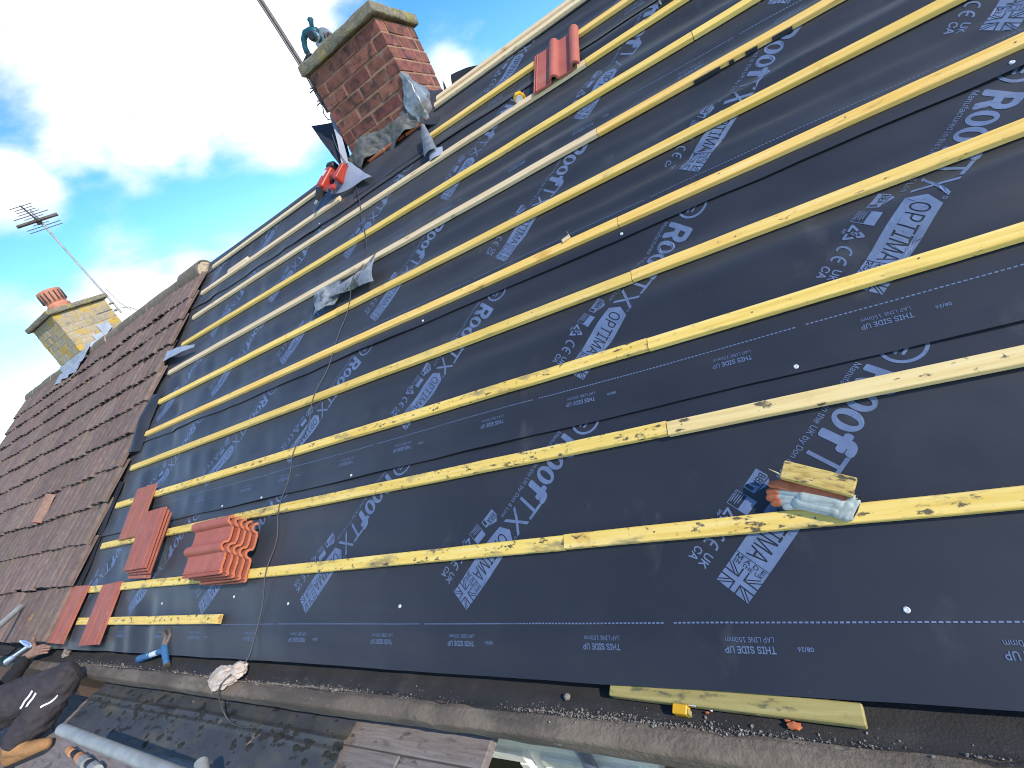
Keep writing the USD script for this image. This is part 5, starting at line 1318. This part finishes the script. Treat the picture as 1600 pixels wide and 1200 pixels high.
shR, elR, wrR = V(0.06, -0.76, 5.48), V(0.28, -0.86, 5.27), V(0.50, -0.90, 5.14)
palmc = V(-0.155, -0.150, 5.172)
fd = V(0.93, 0.20, 0.05); fd /= np.linalg.norm(fd)          # the way the fingers point
sd = V(-0.25, 0.75, 0.60); sd /= np.linalg.norm(sd)         # across the palm, towards the index finger
hand = [(wrL, 0.026, palmc - sd * 0.024, 0.020), (wrL, 0.026, palmc + sd * 0.024, 0.020), (palmc - sd * 0.026, 0.019, palmc + fd * 0.055 - sd * 0.028, 0.014), (palmc + sd * 0.024, 0.019, palmc + fd * 0.062 + sd * 0.026, 0.014),
        (palmc - sd * 0.026, 0.017, palmc + fd * 0.058 + sd * 0.020, 0.014)]
dn = np.cross(fd, sd); dn /= np.linalg.norm(dn)
if dn[2] > 0:
    dn = -dn
for i, (off, L) in enumerate(((0.028, 0.066), (0.009, 0.074), (-0.010, 0.068), (-0.029, 0.054))):
    b0 = palmc + fd * 0.058 + sd * off
    b1 = b0 + fd * L * 0.5 + dn * 0.006; b2 = b1 + fd * L * 0.34 + dn * 0.014; b3 = b2 + fd * L * 0.20 + dn * 0.018
    hand += [(b0, 0.0105, b1, 0.0098), (b1, 0.0098, b2, 0.0090), (b2, 0.0090, b3, 0.0078)]
th0 = palmc - fd * 0.030 + sd * 0.030; th1 = th0 + V(0.018, 0.020, 0.040); th2 = th1 + V(0.026, 0.008, 0.034)
hand += [(palmc - fd * 0.03, 0.018, th0, 0.015), (th0, 0.0145, th1, 0.0120), (th1, 0.0120, th2, 0.0092)]
hand2 = [(wrR, 0.026, wrR + V(0.08, 0.02, -0.03), 0.026)]
for i in range(4):
    b = wrR + V(0.085, 0.045 - 0.022 * i, -0.035)
    hand2 += [(b, 0.010, b + V(0.035, 0.004, -0.02), 0.0095), (b + V(0.035, 0.004, -0.02), 0.0095, b + V(0.050, 0, -0.05), 0.008)]
hand2 += [(wrR + V(0.03, 0.03, -0.01), 0.014, wrR + V(0.06, 0.07, -0.03), 0.010)]
hd_ = [(neck, 0.062, head + V(0.01, -0.01, -0.06), 0.062), (head + V(0, 0, 0.02), 0.092, head + V(-0.03, 0.03, -0.02), 0.080), (head + V(-0.055, 0.045, -0.055), 0.045, head + V(-0.03, 0.03, -0.02), 0.07),
       (head + V(-0.082, 0.068, -0.02), 0.014, head + V(-0.098, 0.080, -0.038), 0.015), (head + V(0.045, 0.075, -0.01), 0.016, head + V(0.045, 0.08, -0.035), 0.014), (head + V(-0.06, -0.075, -0.01), 0.016, head + V(-0.06, -0.08, -0.035), 0.014)]
bones = [(pelvis, 0.125, waist, 0.120), (waist, 0.120, chest, 0.135), (chest, 0.125, neck, 0.06), (chest, 0.10, shL, 0.062), (chest, 0.10, shR, 0.062), (shL, 0.060, elL, 0.043), (elL, 0.043, wrL, 0.029), (shR, 0.060, elR, 0.043), (elR, 0.043, wrR, 0.029),
         (pelvis, 0.11, hip, 0.105), (hip, 0.10, knee, 0.060), (knee, 0.060, ankle, 0.040), (ankle, 0.042, heel, 0.035), (heel, 0.034, toe, 0.030), (pelvis, 0.11, hip2, 0.10), (hip2, 0.10, knee2, 0.060), (knee2, 0.058, ankle2, 0.040), (ankle2, 0.04, toe2, 0.03)]
bv, bf = chain(bones + hd_, 0.022, 8)
hv, hf = chain(hand, 0.0045, 5)
h2v, h2f = chain(hand2, 0.006, 5)
body = m3.Manifold(m3.Mesh(bv.astype(np.float32), bf.astype(np.uint32))) + m3.Manifold(m3.Mesh(hv.astype(np.float32), hf.astype(np.uint32))) + m3.Manifold(m3.Mesh(h2v.astype(np.float32), h2f.astype(np.uint32)))
bp_ = PR.add('body', body, M['skin'], smooth=True)
PR.add('hair', (lambda b: (b[0] * np.array([1.05, 1.05, 0.8]) + head + V(0.014, -0.012, 0.042), b[1]))(blob((0, 0, 0), 0.094, 0.12, 4, 3)), M['hair'], parent=bp_, smooth=True)


def cloth(bones, amp, sc, seed, refine=0.010, it=8):
    v, f = chain(bones, refine, it)
    n = trimesh.Trimesh(v, f, process=False).vertex_normals
    d = meshkit.fbm(v * sc, 4, seed) - 0.5
    w_ = v @ np.array([[0.9, 0.2, 0.1], [-0.3, 1.6, 0.6], [0.2, -0.5, 1.7]])
    d2 = 0.5 - np.abs(meshkit.fbm(w_ * sc * 0.9 + 9, 3, seed + 5) - 0.5) * 4.5       # sharp folds
    return v + n * (d * 2 * amp + d2 * amp * 0.9)[:, None], f


mid = (knee + ankle) / 2
legs = [(pelvis, 0.145, hip, 0.140), (hip, 0.140, (hip + knee) / 2, 0.118), ((hip + knee) / 2, 0.118, knee + V(0.02, 0.01, 0), 0.092), (knee + V(0.02, 0.01, 0), 0.094, mid + V(0.00, -0.01, -0.03), 0.102), (mid + V(0.00, -0.01, -0.03), 0.102, ankle + V(0.02, 0.04, 0.03), 0.066),
        (pelvis, 0.135, hip2, 0.12), (hip2, 0.12, knee2, 0.078), (knee2, 0.076, ankle2 + V(0.08, 0, 0), 0.06), (pelvis, 0.135, waist * 0.6 + pelvis * 0.4, 0.13)]
tr_ = PR.add('trousers', cloth(legs, 0.016, 8, 5), M['trouser'], parent=bp_, smooth=True)
jl = [(waist * 0.75 + pelvis * 0.25, 0.136, waist, 0.134), (waist, 0.134, chest, 0.148), (chest, 0.14, neck, 0.07), (chest, 0.11, shL, 0.074), (chest, 0.11, shR, 0.074), (shL, 0.072, elL, 0.056), (elL, 0.060, wrL * 0.86 + elL * 0.14, 0.046), (shR, 0.072, elR, 0.054), (elR, 0.054, wrR * 0.9 + elR * 0.1, 0.04)]
PR.add('black_top', cloth(jl, 0.007, 11, 7), M['black_cloth'], parent=bp_, smooth=True)
PR.add('orange_hem', cloth([(waist * 0.55 + pelvis * 0.45, 0.139, waist * 0.7 + pelvis * 0.3, 0.139)], 0.004, 11, 9), M['orange_cloth'], parent=bp_, smooth=True)


def on_cloth(bone, rad, t0, t1, ang, w, shift=0.0):
    """a strip of tape lying on the outside of a limb, pulled onto the cloth along the camera-facing side"""
    p, q = bone
    d = (q - p) / np.linalg.norm(q - p)
    side = ang - d * ang.dot(d); side /= np.linalg.norm(side)
    return [p + (q - p) * t + side * rad for t in (t0, (t0 + t1) / 2, t1)], np.cross(d, side)


ctop = trimesh.Trimesh(*cloth(legs, 0.016, 8, 5), process=False)


def stripe(pts, w, shift=0.0):
    """tape whose centre line is snapped to the trouser surface"""
    pts = np.array(pts)
    P_ = np.array([pts[0] * (1 - t) + pts[-1] * t for t in np.linspace(0, 1, 14)])
    from scipy.spatial import cKDTree
    kd = cKDTree(ctop.vertices)
    _, ix = kd.query(P_, k=5)
    S_ = ctop.vertices[ix].mean(1); N_ = ctop.vertex_normals[ix].mean(1); N_ /= np.linalg.norm(N_, axis=1, keepdims=True)
    k_ = np.ones(3) / 3
    for c in range(3):
        S_[1:-1, c] = np.convolve(S_[:, c], k_, 'valid')
    tg = np.gradient(S_, axis=0); tg /= np.linalg.norm(tg, axis=1, keepdims=True)
    b = np.cross(N_, tg); b /= np.linalg.norm(b, axis=1, keepdims=True)
    b = b.mean(0) / np.linalg.norm(b.mean(0))
    L, R_ = S_ + b * (shift + w / 2) + N_ * 0.005, S_ + b * (shift - w / 2) + N_ * 0.005
    v = np.stack([L, R_], 1).reshape(-1, 3)
    f = []
    for i in range(13):
        a = 2 * i
        f += [[a, a + 1, a + 3], [a, a + 3, a + 2]]
    return v, np.array(f)


for k in range(2):
    a = hip * 0.25 + knee * 0.75 + V(0.10, -0.05, 0.07)
    b = hip * 0.45 + knee * 0.55 + V(0.12, -0.10, 0.0)
    PR.add('reflective_stripe', stripe([a, b], 0.012, 0.028 * k), M['reflective'], parent=tr_)
PR.add('reflective_stripe', stripe([knee + V(0.0, -0.14, -0.05), knee + V(0.10, -0.08, -0.03)], 0.010), M['reflective'], parent=tr_)
for nm, an, he, to in (('boot', ankle, heel, toe), ('boot', ankle2, ankle2 + V(-0.03, 0, -0.02), toe2)):
    b = PR.add(nm, chain([(an + V(0, 0.02, 0.015), 0.056, he, 0.043), (he, 0.043, he * 0.35 + to * 0.65 + V(0, 0, 0.012), 0.044), (he * 0.35 + to * 0.65 + V(0, 0, 0.012), 0.044, to + V(0, 0, 0.006), 0.034), (an, 0.052, he * 0.45 + to * 0.55 + V(0, 0, 0.022), 0.042)], 0.010, 8), M['boot'], parent=bp_, smooth=True)
    if nm == 'boot' and an is ankle:
        dd = (to - he) / np.linalg.norm(to - he)
        sl = m3.Manifold.hull_points(np.vstack([trimesh.creation.cylinder(0.046, 0.022, sections=20).vertices + he - V(0, 0, 0.030), trimesh.creation.cylinder(0.037, 0.022, sections=20).vertices + to * 0.95 + he * 0.05 - V(0, 0, 0.022)]))
        PR.add('sole', sl, M['black'], parent=b)
        for k in range(5):
            c = he + dd * (0.085 + 0.026 * k) + V(0, 0, 0.062 - 0.004 * k)
            sdv = np.cross(dd, [0, 0, 1])
            PR.add('lace', tube([c - sdv * 0.030 - V(0, 0, 0.010), c + V(0, 0, 0.004), c + sdv * 0.030 + dd * 0.012 - V(0, 0, 0.010)], 0.0035, 6), M['hair'], parent=b, smooth=True)
# the hammer in the worker's hand
SH = Thing('slater_hammer', 'shiny all steel hammer held in the crouching worker\'s hand', 'hammer', (-0.4, -0.2, 5.17))
s0, s1 = V(-0.70, -0.235, 5.130), V(-0.265, -0.130, 5.215)
sx = (s1 - s0) / np.linalg.norm(s1 - s0)
SH.add('grip', tube([s0, s0 + sx * 0.03, s0 + sx * 0.13, s0 + sx * 0.17], [0.022, 0.025, 0.021, 0.017], 10), M['lilac_steel'], smooth=True)
SH.add('shank', tube([s0 + sx * 0.16, s0 + sx * 0.30, s1], [0.015, 0.014, 0.017], 10), M['lilac_steel'], smooth=True)
hx = V(-0.98, 0.05, 0.10); hx /= np.linalg.norm(hx)
SH.add('head', tube([s1 - hx * 0.05, s1 - hx * 0.01, s1 + hx * 0.05 + V(0, 0, 0.012), s1 + hx * 0.13 + V(0, 0, 0.018), s1 + hx * 0.24 + V(0, 0, 0.006)], [0.018, 0.019, 0.020, 0.015, 0.004], 10), M['lilac_steel'], smooth=True)
